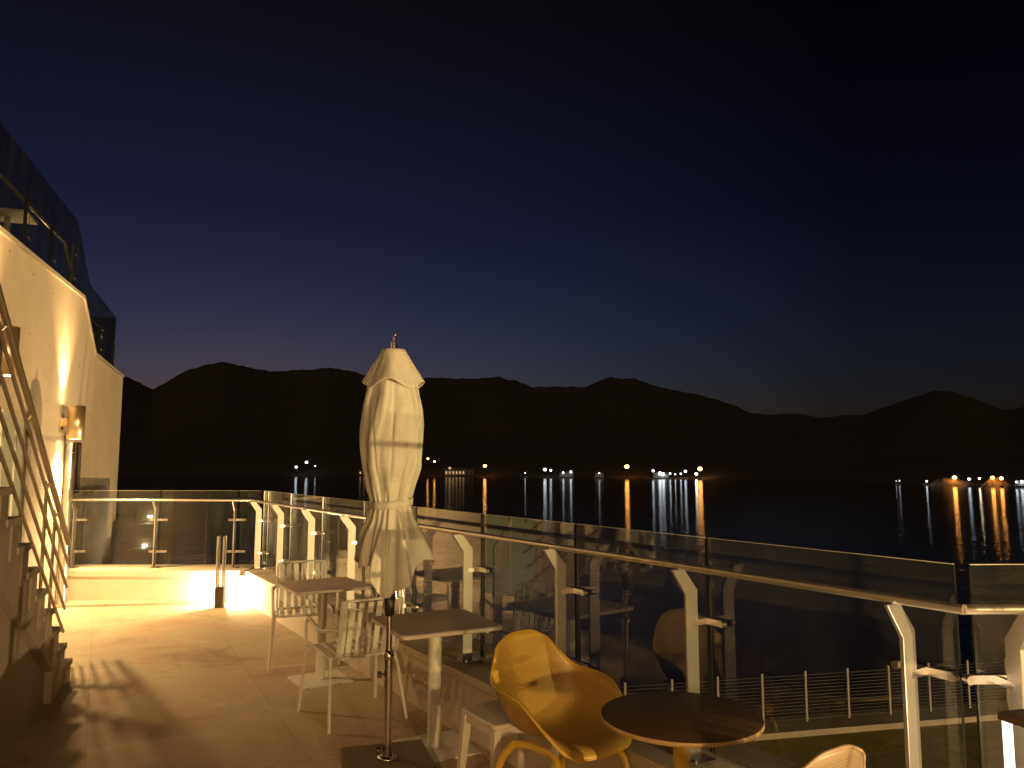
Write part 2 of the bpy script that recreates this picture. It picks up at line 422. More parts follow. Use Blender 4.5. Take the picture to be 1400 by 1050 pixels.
# ------------------------------------------------------------------ glass railings
def railing(label, n, u, org, s_posts, s0, s1, rail_pts, curb=CURB, rail=RAIL, gtop=GTOP):
    """n: outward plan normal, u: plan direction, org: point on the glass line at s=0"""
    root = empty('glass_railing'); tag(root, label, 'railing', 'glass railings round the terrace')
    def pt(off, s, z): q = org + n * off + u * s; return Vector((q.x, q.y, z))
    edges = [s0] + [s for s in s_posts if s0 + 0.2 < s < s1 - 0.2] + [s1]
    if edges[0] > edges[-1]: edges.sort()
    for a, b in zip(edges[:-1], edges[1:]):
        a2, b2 = a + 0.011, b - 0.011
        mb = MB(); mb.hexa([pt(0, a2, curb + 0.02), pt(0, b2, curb + 0.02), pt(0.012, b2, curb + 0.02), pt(0.012, a2, curb + 0.02),
                            pt(0, a2, gtop), pt(0, b2, gtop), pt(0.012, b2, gtop), pt(0.012, a2, gtop)])
        g = mb.build('glass_panel', M['glass'], root)
        # polished edges of the pane, pale line along the top
        e = MB()
        e.hexa([pt(0.001, a2, gtop + 0.001), pt(0.001, b2, gtop + 0.001), pt(0.011, b2, gtop + 0.001), pt(0.011, a2, gtop + 0.001),
                pt(0.001, a2, gtop + 0.0035), pt(0.001, b2, gtop + 0.0035), pt(0.011, b2, gtop + 0.0035), pt(0.011, a2, gtop + 0.0035)])
        e.build('top_edge', M['edge_line'], g)
        for q in (a2, b2):
            e = MB(); d = -0.003 if q == a2 else 0.001
            e.hexa([pt(0.0, q + d, curb + 0.02), pt(0.0, q + d + 0.002, curb + 0.02), pt(0.012, q + d + 0.002, curb + 0.02), pt(0.012, q + d, curb + 0.02),
                    pt(0.0, q + d, gtop), pt(0.0, q + d + 0.002, gtop), pt(0.012, q + d + 0.002, gtop), pt(0.012, q + d, gtop)])
            e.build('side_edge', M['glass_edge'], g)
    for s in s_posts:
        prof = [(-0.072, curb + 0.012), (-0.072, rail - 0.115), (-0.152, rail - 0.018), (-0.226, rail - 0.018), (-0.144, rail - 0.135), (-0.144, curb + 0.012)]
        d = u * 0.016
        p = MB().extrude([pt(o_, s - 0.008, z) for o_, z in prof], (d.x, d.y, 0)).build('post', M['steel_satin'], root, 0.002, 1)
        bp = MB()
        bp.obox(org + n * -0.085 + u * s, n * 0.065, u * 0.05, curb + 0.001, curb + 0.012)
        for q in (-0.03, 0.03):
            c = org + n * -0.13 + u * (s + q); bp.cyl((c.x, c.y), 0.009, curb + 0.012, curb + 0.026, 10)
        bp.build('base_plate', M['steel'], p)
        for z in (0.59, 0.99):
            cl = MB()
            c0, c1 = org + n * -0.012 + u * (s - 0.10), org + n * -0.012 + u * (s + 0.10)
            cl.obox((c0 + c1) / 2, (c1 - c0) / 2, n * 0.007, z - 0.014, z + 0.014)
            c = org + n * -0.062 + u * s; cl.obox(c, u * 0.009, n * 0.045, z - 0.013, z + 0.013)
            for q in (c0, c1):
                q3 = Vector((q.x, q.y, z)); nn = Vector((n.x, n.y, 0))
                cl.tube([q3 - nn * 0.018, q3 + nn * 0.009], 0.014, 12)
            cl.build('clamp', M['steel'], p, 0.0)
    MB().tube(rail_pts, 0.0165, 16).build('handrail', M['rail'], root)
    return root
M['rail'] = mat('satin_rail', (0.70, 0.67, 0.61), 0.27, metal=0.85, var=0.05, vscale=10)
M['edge_line'] = mat('polished_glass_edge', (0.55, 0.55, 0.48), 0.25)

SPOSTS = [1.55, 2.56, 3.56, 4.62, 5.70, 6.78, 7.93, 9.05, 10.02]
rc_near = near_corner(-0.19); rc_far = far_corner(LG - 0.19, FY - 0.19)
railing('long glass railing along the sea side with nine bent flat steel posts', RN, RU, PR(LG, 0), SPOSTS, 1.43, 10.22,
        [(rc_near.x, rc_near.y, RAIL), (rc_far.x, rc_far.y, RAIL)])
fcg = far_corner(LG, FY); fw = wall_at_y(FY)
xs_posts = [at_depth(218, 720, FY).x, at_depth(325, 720, FY).x, at_depth(108, 720, FY).x]
railing('short glass railing across the far end in front of the dark bay', Vector((0, 1)), Vector((1, 0)), Vector((0, FY)), sorted(xs_posts), fw.x + 0.03, fcg.x - 0.03,
        [(wall_at_y(FY - 0.19).x + 0.01, FY - 0.19, RAIL), (rc_far.x, rc_far.y, RAIL + 0.001)])
railing('glass railing turning away at the near right corner beside the bollard lamp', N2, U2, P2(0, 0), [0.10, 1.0], 0.03, T3 - 0.05,
        [(rc_near.x, rc_near.y, RAIL + 0.001), tuple(P2(-0.19, T3 - 0.03)) + (RAIL,)])
railing('unseen tall glass railing behind the viewer, raised to shade bands on the umbrella', Vector((1, 0)), Vector((0, 1)), Vector((X3, 0)), [-3.4, -2.3, -1.2, -0.1, 1.0, 2.0], -4.4, 2.62,
        [(X3 - 0.19, -4.4, 1.67), (X3 - 0.19, 2.5, 1.67)], rail=1.67, gtop=1.82)  # unseen railing, height chosen so its shadow bands cross the umbrella

# ------------------------------------------------------------------ hotel building on the left: wall, coping, upper terrace, stair door
def W3(p, s, z): q = PW(p, s); return Vector((q.x, q.y, z))
bld = empty('hotel_building', (PW(WP, 0).x, PW(WP, 0).y, 0), WROT)
tag(bld, 'pale concrete hotel building on the left with upper terrace and stepped parapet top', 'building')
# local axes: x along the wall, y to the left (outwards = +y)
Z0, S0 = 3.28, 0.5
Z1, Z2 = 3.90, 3.29
S1, S2, S3 = 11.46, 12.6, 15.7
face = [(-6, 0), (S3 - 4.4, 0), (S3 - 4.4, -4.6), (S3, -4.6), (S3, Z2), (S2, Z2), (S1, Z1), (S0, Z0), (-6, Z0)]
MB().extrude([(x, 0, z) for x, z in face][::-1], (0, 0.25, 0)).build('facade_wall', M['wall'], bld)
cop = MB()
for (xa, za), (xb, zb) in (((-6, Z0), (S0, Z0)), ((S0, Z0), (S1, Z1)), ((S1, Z1), (S2, Z2)), ((S2, Z2), (S3 + 0.02, Z2))):
    cop.hexa([(xa, -0.02, za + 0.001), (xb, -0.02, zb + 0.001), (xb, 0.27, zb + 0.001), (xa, 0.27, za + 0.001),
              (xa, -0.02, za + 0.045), (xb, -0.02, zb + 0.045), (xb, 0.27, zb + 0.045), (xa, 0.27, za + 0.045)])
cop.build('coping', M['plaster'], bld)
MB().box(-6, 8.79, 0.27, 8, -4.6, 3.2).build('upper_block', M['plaster'], bld)
MB().box(8.8, S1 - 0.1, 0.27, 8, -4.6, 3.76).build('upper_block', M['plaster'], bld)
MB().box(S1 - 0.09, S3 - 0.02, 0.27, 8, -4.6, 3.22).build('lower_block', M['plaster'], bld)
# lit doorway behind the stair
dz = MB(); dz.box(7.95, 8.85, -0.012, -0.002, 0.02, 2.1); d_ = dz.build('door', M['e_door'], bld)
fr = MB(); fr.box(7.87, 7.95, -0.03, 0.0, 0.0, 2.18); fr.box(8.85, 8.93, -0.03, 0.0, 0.0, 2.18); fr.box(7.95, 8.85, -0.03, 0.0, 2.1, 2.18)
fr.box(8.38, 8.42, -0.028, -0.013, 0.02, 2.1)
fr.build('door_frame', M['white'], d_)
# small dark window by the end of the far railing
wv = MB(); wv.box(11.42, 11.72, -0.008, 0.0, 1.36, 1.95); wn = wv.build('window', M['black'], bld)
wf = MB()
wf.box(11.38, 11.42, -0.03, -0.0, 1.32, 1.99); wf.box(11.72, 11.76, -0.03, 0.0, 1.32, 1.99); wf.box(11.42, 11.72, -0.03, 0, 1.32, 1.36); wf.box(11.42, 11.72, -0.03, 0, 1.95, 1.99)
wf.build('window_frame', M['darkmetal'], wn)

M['rail2'] = mat('pale_satin_rail', (0.72, 0.68, 0.6), 0.35, metal=0.5)
# upper glass railing on the coping
up = empty('glass_railing', bld.location, WROT); tag(up, 'upper glass railing standing on the sloping top of the left wall', 'railing', 'glass railings round the terrace')
yg = 0.12
def ztop(x):
    if x <= S0: return Z0
    if x <= S1: return Z0 + (Z1 - Z0) * (x - S0) / (S1 - S0)
    if x >= S2: return Z2
    return Z1 + (Z2 - Z1) * (x - S1) / (S2 - S1)
cuts = [0.5, 2.6, 4.7, 6.6, 7.8, 9.0, 10.2, S1, S2, 13.9, 15.4]
for a, b in zip(cuts[:-1], cuts[1:]):
    mb = MB(); mb.extrude([(a + 0.012, yg, ztop(a) + 0.07), (b - 0.012, yg, ztop(b) + 0.07), (b - 0.012, yg, ztop(b) + 1.06), (a + 0.012, yg, ztop(a) + 1.06)], (0, 0.012, 0))
    mb.build('glass_panel', M['glass_dim'], up)
mb = MB(); mb.box(15.4, 15.412, yg + 0.02, 3.0, Z2 + 0.07, Z2 + 1.06); mb.build('glass_panel', M['glass_dim'], up)
for x in cuts[1:]:
    p = MB().box(x - 0.008, x + 0.008, yg + 0.03, yg + 0.06, ztop(x) + 0.046, ztop(x) + 0.74).build('post', M['lampdark'], up)  # dark paint stands in for the posts being unlit
    for dzz in (0.26, 0.58):
        cl = MB(); cl.box(x - 0.06, x + 0.06, yg - 0.012, yg - 0.001, ztop(x) + dzz - 0.012, ztop(x) + dzz + 0.012)
        cl.build('clamp', M['steel'], p)
rp = [(x, yg + 0.14, ztop(x) + 0.75) for x in (0.5, S1, S2, 15.36)] + [(15.36, 3.0, Z2 + 0.75)]
MB().tube(rp, 0.022, 12).build('handrail', M['rail2'], up)

# things on the upper terrace seen through its glass
def U3(x, y, z):
    q = PW(WP, x) + WOUT * y; return Vector((q.x, q.y, z))

# ------------------------------------------------------------------ staircase
ST_P, ST_W = 1.15, 0.72
RUN, RISE, NST, S_BOT = 0.27, 0.176, 19, 7.11
st = empty('staircase', (PW(ST_P, 0).x, PW(ST_P, 0).y, 0), WROT)
tag(st, 'outdoor concrete staircase climbing towards the viewer along the left wall', 'staircase')
# stringer profile (x along wall, z): toothed top, sloped soffit
top = []
for n in range(1, NST + 1):
    x1 = S_BOT - RUN * (n - 1); top += [(x1 - 0.03, RISE * (n - 1) - (0.05 if n > 1 else 0)), (x1 - 0.03, RISE * n - 0.05)]
xe = S_BOT - RUN * NST
bot = [(xe, RISE * NST - 0.05), (xe, RISE * NST - 0.75)]
xs = S_BOT - 0.62
sl = RISE / RUN
bot += [(xs, RISE * NST - 0.75 - sl * (xs - xe)), (xs, 0.0)]
if bot[2][1] < 0.05: bot[2] = (xs, 0.22)
prof = top + bot
prof[0] = (S_BOT - 0.03, 0.0)
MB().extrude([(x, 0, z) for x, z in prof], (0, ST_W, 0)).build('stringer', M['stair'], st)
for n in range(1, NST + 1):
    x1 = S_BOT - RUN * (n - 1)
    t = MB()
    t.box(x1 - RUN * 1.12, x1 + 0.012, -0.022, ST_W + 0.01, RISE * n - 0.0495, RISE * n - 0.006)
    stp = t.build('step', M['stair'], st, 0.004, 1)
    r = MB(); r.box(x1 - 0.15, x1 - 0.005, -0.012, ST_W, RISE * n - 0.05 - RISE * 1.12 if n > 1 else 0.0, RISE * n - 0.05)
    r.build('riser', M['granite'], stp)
x_f = xs - 0.002
MB().extrude([(xe, 0.05, 0.0), (x_f, 0.05, 0.0), (x_f, 0.05, bot[2][1] - 0.004), (xe, 0.05, RISE * NST - 0.754)], (0, ST_W - 0.1, 0)).build('spandrel', M['stair'], st)
# landing at the head
MB().box(xe - 2.2, xe - 0.004, 0, ST_W, RISE * NST - 0.3, RISE * NST - 0.05).build('landing', M['stair'], st)

sr = empty('stair_railing', st.location, WROT)
tag(sr, 'five bar steel railing sloping down the open side of the staircase', 'railing')
def zn(x): return RISE + (S_BOT - x) * sl
RY = 0.12
for i, z0 in enumerate((0.307, 0.496, 0.69, 0.88, 1.038)):
    x_b = 7.50 + (0.03 if i in (2, 3) else 0); x_t = 2.3
    MB().tube([(x_b, RY, z0 - (x_b - 7.5) * sl), (x_t, RY, z0 + (7.5 - x_t) * sl)], 0.021 if i == 4 else 0.012, 14).build('handrail' if i == 4 else 'rail_bar', M['bar'], sr)
for x in (7.02, 6.66, 5.94, 5.2, 4.46, 3.7, 2.95):
    zt = 1.038 + (7.5 - x) * sl - 0.028
    n_ = int(math.floor((S_BOT - x) / RUN)) + 1
    mb = MB(); mb.hexa([(x - 0.035, RY + 0.018, RISE * n_), (x + 0.035, RY + 0.018, RISE * n_), (x + 0.035, RY + 0.03, RISE * n_), (x - 0.035, RY + 0.03, RISE * n_),
                        (x - 0.035, RY + 0.018, zt + .035 * sl), (x + 0.035, RY + 0.018, zt - .035 * sl), (x + 0.035, RY + 0.03, zt - .035 * sl), (x - 0.035, RY + 0.03, zt + .035 * sl)])
    p = mb.build('post', M['bar'], sr)
    MB().tube([(x, RY - 0.002, zt - 0.0), (x, RY + 0.02, zt - 0.03)], 0.012, 10).build('bracket', M['bar'], p)

# ------------------------------------------------------------------ wall sconces, pipe
WARM = (1.0, 0.60, 0.24)
def make_sconce():
    root = empty('wall_sconce')
    b = MB(); b.lathe([(0.084, -0.2), (0.095, -0.2), (0.095, 0.2), (0.084, 0.2), (0.084, 0.18)], 28, (0, -0.165)); b.cyl((0, -0.165), 0.087, -0.18, 0.18, 28)
    b.build('shade', M['brass'], root)
    k = MB(); k.box(-0.03, 0.03, -0.125, -0.02, -0.05, 0.05); k.box(-0.07, 0.07, -0.02, -0.001, -0.09, 0.09)
    k.build('bracket', M['brass'], root)
    l = MB(); l.cyl((0, -0.165), 0.082, 0.19, 0.197, 24); l.build('bulb', M['e_warm'], root)
    l = MB(); l.cyl((0, -0.165), 0.082, -0.197, -0.19, 24); l.build('bulb', M['e_warm'], root)
    return root
sc = make_sconce(); sc_list = [(10.45, 2.2), (7.25, 2.62)]
sc_labels = ['brass up and down cylinder wall lamp above the steel pipe on the left wall', 'brass cylinder wall lamp at the photo edge behind the stair railing']
for i, (s, z) in enumerate(sc_list):
    o = sc if i == 0 else copy_tree(sc)
    q = PW(WP, s); o.location = (q.x, q.y, z); o.rotation_euler = (0, 0, WROT)
    tag(o, sc_labels[i], 'wall lamp', 'cylinder wall lamps on the hotel')
    c = q - WOUT * 0.165
    e_ = (420, 160)[i]
    lamp('SPOT', 'sconce_light', (c.x, c.y, z + 0.2), e_, WARM, 0.05, None, (WOUT.x * 0.05, WOUT.y * 0.05, 1), 95, 1.0)
    lamp('SPOT', 'sconce_light', (c.x, c.y, z - 0.2), e_ * 2.3, WARM, 0.08, None, (-WOUT.x * 0.2 - WDIR.x * 0.05, -WOUT.y * 0.2 - WDIR.y * 0.05, -1), 130, 0.9)
q = PW(WP - 0.07, 10.75)
pp = MB(); pp.tube([(q.x, q.y, 0), (q.x, q.y, 1.96)], 0.05, 20); 
for z in (0.6, 1.85): pp.lathe([(0.051, z - 0.012), (0.058, z - 0.012), (0.058, z + 0.012), (0.051, z + 0.012)], 20, (q.x, q.y))
tag(pp.build('downpipe', M['steel']), 'vertical steel pipe on the left wall below the lit wall lamp', 'pipe')

# hotel frontage behind the viewer, with an added lamp filling in the terrace light
hb = empty('hotel_frontage'); tag(hb, 'hotel frontage behind the viewer carrying an added fill lamp', 'building')
MB().box(-0.2, 3.0, -4.3, -4.0, 0, 3.6).build('facade_wall', M['plaster'], hb)
for x in (0.8,):
    w = MB().box(x - 0.6, x + 0.6, -3.998, -3.99, 0.02, 2.2).build('door', M['black'], hb)
    f = MB(); f.box(x - 0.66, x - 0.6, -4.0, -3.96, 0, 2.26); f.box(x + 0.6, x + 0.66, -4.0, -3.96, 0, 2.26); f.box(x - 0.6, x + 0.6, -4.0, -3.96, 2.2, 2.26)
    f.build('door_frame', M['darkmetal'], w)
FILL_LAMPS = [((2.4, 1.55), 950)]  # made-up lamp, lifts the floor, chairs and table tops
for i, ((x, z), e_) in enumerate(FILL_LAMPS):
    o = copy_tree(sc); o.location = (x, -4.0, z); o.rotation_euler = (0, 0, PI)
    tag(o, 'added brass cylinder fill lamp on the unseen frontage behind the viewer', 'wall lamp', 'cylinder wall lamps on the hotel')
    lamp('POINT', 'frontage_fill', (x, -3.6, z), e_, WARM, 0.10)

# ------------------------------------------------------------------ bollard lamps
def make_bollard():
    root = empty('bollard_lamp')
    MB().box(-0.052, 0.052, -0.052, 0.052, 0, 0.24).build('base', M['darkmetal'], root, 0.004)
    for sx in (-1, 1):
        for sy in (-1, 1):
            MB().tube([(sx * 0.036, sy * 0.036, 0.24), (sx * 0.036, sy * 0.036, 0.84)], 0.0155, 14).build('tube', M['chrome'], root)
    MB().box(-0.02, 0.02, 0.053, 0.062, 0.05, 0.20).build('lamp_lens', M['e_warm'], root)
    return root
bo = make_bollard()
b1 = at_depth(318, 826, 1); 
bp1 = Vector((-3.50, 9.42)); bo.location = (bp1.x, bp1.y, 0); bo.rotation_euler = (0, 0, 0.1)
tag(bo, 'four tube steel bollard lamp glowing at the foot of the far parapet', 'bollard lamp', 'bollard lamps on the terrace')
lamp('POINT', 'bollard_light', (bp1.x - 0.01, bp1.y + 0.12, 0.13), 170, (1.0, 0.70, 0.36), 0.03)
def make_lantern():
    root = empty('bollard_lamp')
    MB().box(-0.083, 0.083, -0.083, 0.083, 0, 0.55).build('base', M['darkmetal'], root, 0.004)
    for sx in (-1, 1):
        for sy in (-1, 1):
            MB().tube([(sx * 0.066, sy * 0.066, 0.55), (sx * 0.066, sy * 0.066, 0.978)], 0.013, 14).build('tube', M['e_tube'], root)
    MB().box(-0.083, 0.083, -0.083, 0.083, 0.978, 1.0).build('cap', M['darkmetal'], root, 0.004)
    return root
bl = make_lantern(); bp2 = Vector((1.485, 2.22)); bl.location = (bp2.x, bp2.y, 0); bl.rotation_euler = (0, 0, 0.3)
tag(bl, 'dark capped bollard lamp with bright tubes in the near right corner', 'bollard lamp', 'bollard lamps on the terrace')
lamp('POINT', 'bollard_light', (bp2.x, bp2.y, 0.80), 26, (1.0, 0.70, 0.36), 0.03)

# ------------------------------------------------------------------ slatted chairs
def sweep_yz(mb, path, x0, x1, th):
    n = len(path); nr = []
    for i in range(n):
        a = path[max(i - 1, 0)]; b = path[min(i + 1, n - 1)]
        d = Vector((b[0] - a[0], b[1] - a[1])).normalized(); nr.append((-d.y, d.x))
    vs = []
    for (y, z), (ny, nz) in zip(path, nr):
        h = th / 2
        vs += [(x0, y + ny * h, z + nz * h), (x1, y + ny * h, z + nz * h), (x1, y - ny * h, z - nz * h), (x0, y - ny * h, z - nz * h)]
    fs = [(i * 4 + k, i * 4 + (k + 1) % 4, (i + 1) * 4 + (k + 1) % 4, (i + 1) * 4 + k) for i in range(n - 1) for k in range(4)]
    fs += [(3, 2, 1, 0), tuple((n - 1) * 4 + k for k in range(4))]
    mb.add(vs, fs)
def make_slat_chair():
    root = empty('slat_chair')
    seat_p = [(0.245, 0.425), (0.23, 0.443), (0.18, 0.450), (0.0, 0.440), (-0.14, 0.428), (-0.19, 0.432)]
    back_p = [(-0.19, 0.432), (-0.215, 0.445), (-0.232, 0.475), (-0.265, 0.62), (-0.295, 0.76), (-0.302, 0.795)]
    s, b = MB(), MB()
    for i in range(7):
        x = (i - 3) * 0.063
        sweep_yz(s, seat_p, x - 0.019, x + 0.019, 0.007); sweep_yz(b, back_p, x - 0.019, x + 0.019, 0.007)
    for sx in (-1, 1):
        s.tube([(sx * 0.226, y, z) for y, z in seat_p], 0.010, 8)
    s.tube([(-0.1656, 0.245, 0.425), (0.226, 0.245, 0.425)], 0.010, 8); s.tube([(-0.1656, -0.17, 0.418), (0.226, -0.17, 0.418)], 0.010, 8)
    s.build('seat', M['white'], root)
    loop = [(-0.1656, y, z) for y, z in back_p[:-1]] + [(-0.1651, -0.303, 0.79), (-0.205, -0.305, 0.806), (-0.18, -0.306, 0.811),
            (0.18, -0.306, 0.811), (0.205, -0.305, 0.806), (0.221, -0.303, 0.79)] + [(0.226, y, z) for y, z in back_p[:-1][::-1]]
    b.tube(loop, 0.010, 8)
    b.build('backrest', M['white'], root)
    for sx in (-1, 1):
        MB().tube([(sx * 0.285, 0.255, 0), (sx * 0.270, 0.215, 0.30), (sx * 0.262, 0.20, 0.43)], 0.0115, 8).tube([(sx * 0.262, 0.20, 0.418), (sx * 0.225, 0.20, 0.435)], 0.009, 8).build('leg', M['white'], root)
        MB().tube([(sx * 0.27, -0.30, 0), (sx * 0.240, -0.215, 0.34), (sx * 0.226, -0.18, 0.425)], 0.0115, 8).build('leg', M['white'], root)
        MB().tube([(sx * 0.262, 0.20, 0.43), (sx * 0.268, 0.19, 0.58), (sx * 0.27, 0.175, 0.625), (sx * 0.272, 0.145, 0.648), (sx * 0.272, 0.10, 0.645), (sx * 0.268, -0.02, 0.605),
                   (sx * 0.262, -0.12, 0.600), (sx * 0.245, -0.165, 0.615), (sx * 0.228, -0.266, 0.625)], [0.0115] * 2 + [0.013] * 6 + [0.0115], 8).build('armrest', M['white'], root)
    return root
ch = make_slat_chair()
for i, (x, y, face_dir, lab) in enumerate([
        (-1.83, 6.93, (0.30, -0.95), 'white slatted metal armchair on the far side of the far square table'),
        (-1.10, 5.47, (-0.55, 0.83), 'white slatted metal armchair with its back to the viewer beside the umbrella pole')]):
    o = ch if i == 0 else copy_tree(ch)
    o.location = (x, y, 0); o.rotation_euler = (0, 0, math.atan2(face_dir[1], face_dir[0]) - PI / 2)
    tag(o, lab, 'chair', 'white slatted armchairs at the square tables')

# ------------------------------------------------------------------ square tables
def rrect(hx, hy, r, seg=5):
    pts = []
    for cx, cy, a0 in ((hx - r, hy - r, 0), (-hx + r, hy - r, 90), (-hx + r, -hy + r, 180), (hx - r, -hy + r, 270)):
        for k in range(seg + 1):
            a = math.radians(a0 + 90 * k / seg); pts.append((cx + r * math.cos(a), cy + r * math.sin(a)))
    return pts
def make_table(size):
    root = empty('square_table')
    h = size / 2
    t = MB().prism(rrect(h, h, 0.045), 0.722, 0.744).build('tabletop', M['tablerim'], root, 0.004)
    MB().prism(rrect(h - 0.008, h - 0.008, 0.04), 0.7445, 0.7465).build('top_sheet', M['tabletop'], t)
    MB().cyl((0, 0), 0.04, 0.014, 0.722, 28).build('column', M['white'], root)
    MB().prism(rrect(0.215, 0.215, 0.01), 0.0, 0.012).build('base_plate', M['white'], root, 0.003)
    return root
tb = make_table(0.64)
for i, (x, y, r, lab) in enumerate([(-0.47, 4.83, 27, 'square pedestal table nearest the closed umbrella with rounded corners'),
                                    (-1.52, 6.30, 32, 'far square pedestal table between the two white slatted armchairs')]):
    o = tb if i == 0 else copy_tree(tb)
    o.location = (x, y, 0); o.rotation_euler = (0, 0, math.radians(r))
    if i == 1: o.scale = (0.95, 0.95, 1)
    tag(o, lab, 'table', 'square white pedestal tables')

# ------------------------------------------------------------------ umbrella
um = empty('closed_umbrella', (-0.70, 4.50, 0), 0.3); tag(um, 'closed cream garden umbrella tied round its steel pole on a dark slab', 'umbrella')
ub = MB().obox((0, 0), (0.24, 0), (0, 0.24), 0.0, 0.065).build('base_slab', M['stone'], um, 0.008)
up_ = MB(); up_.lathe([(0.055, 0.066), (0.055, 0.075), (0.03, 0.08)], 24); up_.tube([(0, 0, 0.066), (0, 0, 0.64)], 0.025, 20)
up_.lathe([(0.027, 0.60), (0.030, 0.605), (0.030, 0.645), (0.019, 0.65)], 20); up_.tube([(0, 0, 0.64), (0, 0, 2.42)], 0.018, 16)
pole = up_.build('pole', M['chrome'], um)
kb = MB()
for z in (0.11, 0.52): kb.tube([(-0.024, -0.0, z), (-0.042, 0, z)], 0.006, 8); kb.tube([(-0.042, 0, z), (-0.062, 0, z)], 0.019, 12)
kb.build('knob', M['black'], pole)
MB().lathe([(0.019, 0.84), (0.027, 0.845), (0.03, 0.90), (0.032, 0.96), (0.019, 0.965)], 20).build('collar', M['black'], um)
fin = MB(); fin.tube([(0, 0, 2.38), (0, 0, 2.45), (0.004, 0, 2.465)], 0.006, 8); fin.ball((0.012, 0, 2.468), 0.011); fin.build('finial', M['chrome'], um)
# canvas body with wrapped folds
def interp(tbl, x):
    for (a, va), (b, vb) in zip(tbl[:-1], tbl[1:]):
        if (a <= x <= b) or (b <= x <= a):
            t = (x - a) / (b - a) if b != a else 0
            t = t * t * (3 - 2 * t) * 0.5 + t * 0.5
            return va + (vb - va) * t
    return tbl[-1][1] if abs(x - tbl[-1][0]) < abs(x - tbl[0][0]) else tbl[0][1]
R_T = [(2.34, 0.062), (2.25, 0.105), (2.16, 0.145), (2.02, 0.172), (1.85, 0.176), (1.70, 0.167), (1.58, 0.136), (1.50, 0.113), (1.46, 0.109), (1.40, 0.122), (1.28, 0.158), (1.18, 0.175), (1.08, 0.178), (0.95, 0.165), (0.85, 0.15)]
A_T = [(2.34, 0.02), (2.1, 0.05), (1.85, 0.055), (1.6, 0.065), (1.48, 0.10), (1.4, 0.12), (1.2, 0.17), (0.9, 0.28)]
NA, NZ = 300, 110
vs, uvs = [], []
def fold(th, z):
    w = 0.55 * (1.9 - z)       # folds twist a little round the pole
    ph = th + w + 0.25 * noise.noise(Vector((math.cos(th) * 1.3, math.sin(th) * 1.3, z * 2.2)))
    c = math.cos(8 * ph)
    sharp = math.copysign(abs(c) ** 0.7, c)
    k2 = 0.45 * math.cos(5 * ph + 1.3 + 1.7 * z) + 0.22 * math.cos(19 * ph + 2.0 * math.sin(3 * th) + 2 * z) * (0.5 + 0.5 * noise.noise(Vector((th, z * 2, 4)))) + 0.30 * noise.noise(Vector((math.cos(th) * 2.4, math.sin(th) * 2.4, z * 3.1 + 5)))
    return sharp * 0.75 + k2
GROOVES = [(-1.25, 0.9, 1.66, 0.16, 0.016, 0.055), (-0.95, -0.5, 2.05, 0.16, 0.014, 0.06), (-1.95, 0.1, 1.18, 0.30, 0.030, 0.07), (-1.15, -0.35, 1.22, 0.24, 0.028, 0.08),
           (-2.55, 0.3, 1.25, 0.26, 0.024, 0.08), (-2.3, -0.2, 1.68, 0.25, 0.008, 0.05), (-1.7, 0.15, 1.95, 0.30, 0.006, 0.05), (-0.6, 0.2, 1.75, 0.22, 0.010, 0.06),
           (0.3, 0.2, 1.25, 0.25, 0.025, 0.09), (1.2, -0.2, 1.2, 0.25, 0.025, 0.09), (2.1, 0.1, 1.3, 0.25, 0.025, 0.09), (2.8, 0.1, 1.8, 0.3, 0.01, 0.07)]
def groove(th, z):
    g = 0
    for t0, k, zc, hz, dep, w in GROOVES:
        d = (th - t0 - k * (z - zc) + PI) % (2 * PI) - PI
        q = abs(z - zc) / hz
        if q < 1.3: g += dep * math.exp(-(d / w) ** 2) * max(0, 1 - (q / 1.3) ** 2)
    return g
def hem(th):
    a = ((th + 1.71) * 4 / PI + 1) % 2.0; tri = abs(a - 1.0)
    b = 0.5 + 0.5 * math.cos(2 * th + 0.28)
    return 0.925 + 0.045 * abs(math.sin(3.5 * th + 0.6)) + 0.06 * tri + 0.19 * b ** 0.9
for j in range(NZ + 1):
    t = j / NZ
    for i in range(NA):
        th = 2 * PI * i / NA
        zb = hem(th); z = 2.34 + (zb - 2.34) * t
        R = interp(R_T, z); A = interp(A_T, z)
        cr = 0.010 * noise.noise(Vector((math.cos(th) * 3, math.sin(th) * 3, z * 7))) * (1 if z > 1.5 else 0.6)
        lob = 1.0
        if z < 1.42: lob = 1 + (1.42 - z) * 1.5 * max(0, math.cos(th + 0.35)) ** 6
        r = max(R * (1 + A * fold(th, z)) * lob + cr - groove(th, z), 0.03)
        vs.append((r * math.cos(th), r * math.sin(th), z))
fs = [(j * NA + i, (j + 1) * NA + i, (j + 1) * NA + (i + 1) % NA, j * NA + (i + 1) % NA) for j in range(NZ) for i in range(NA)]
mb = MB(); mb.add(vs, fs, True); cv = mb.build('canopy', M['fabric'], um)
so = cv.modifiers.new('thick', 'SOLIDIFY'); so.thickness = 0.003; so.offset = -1
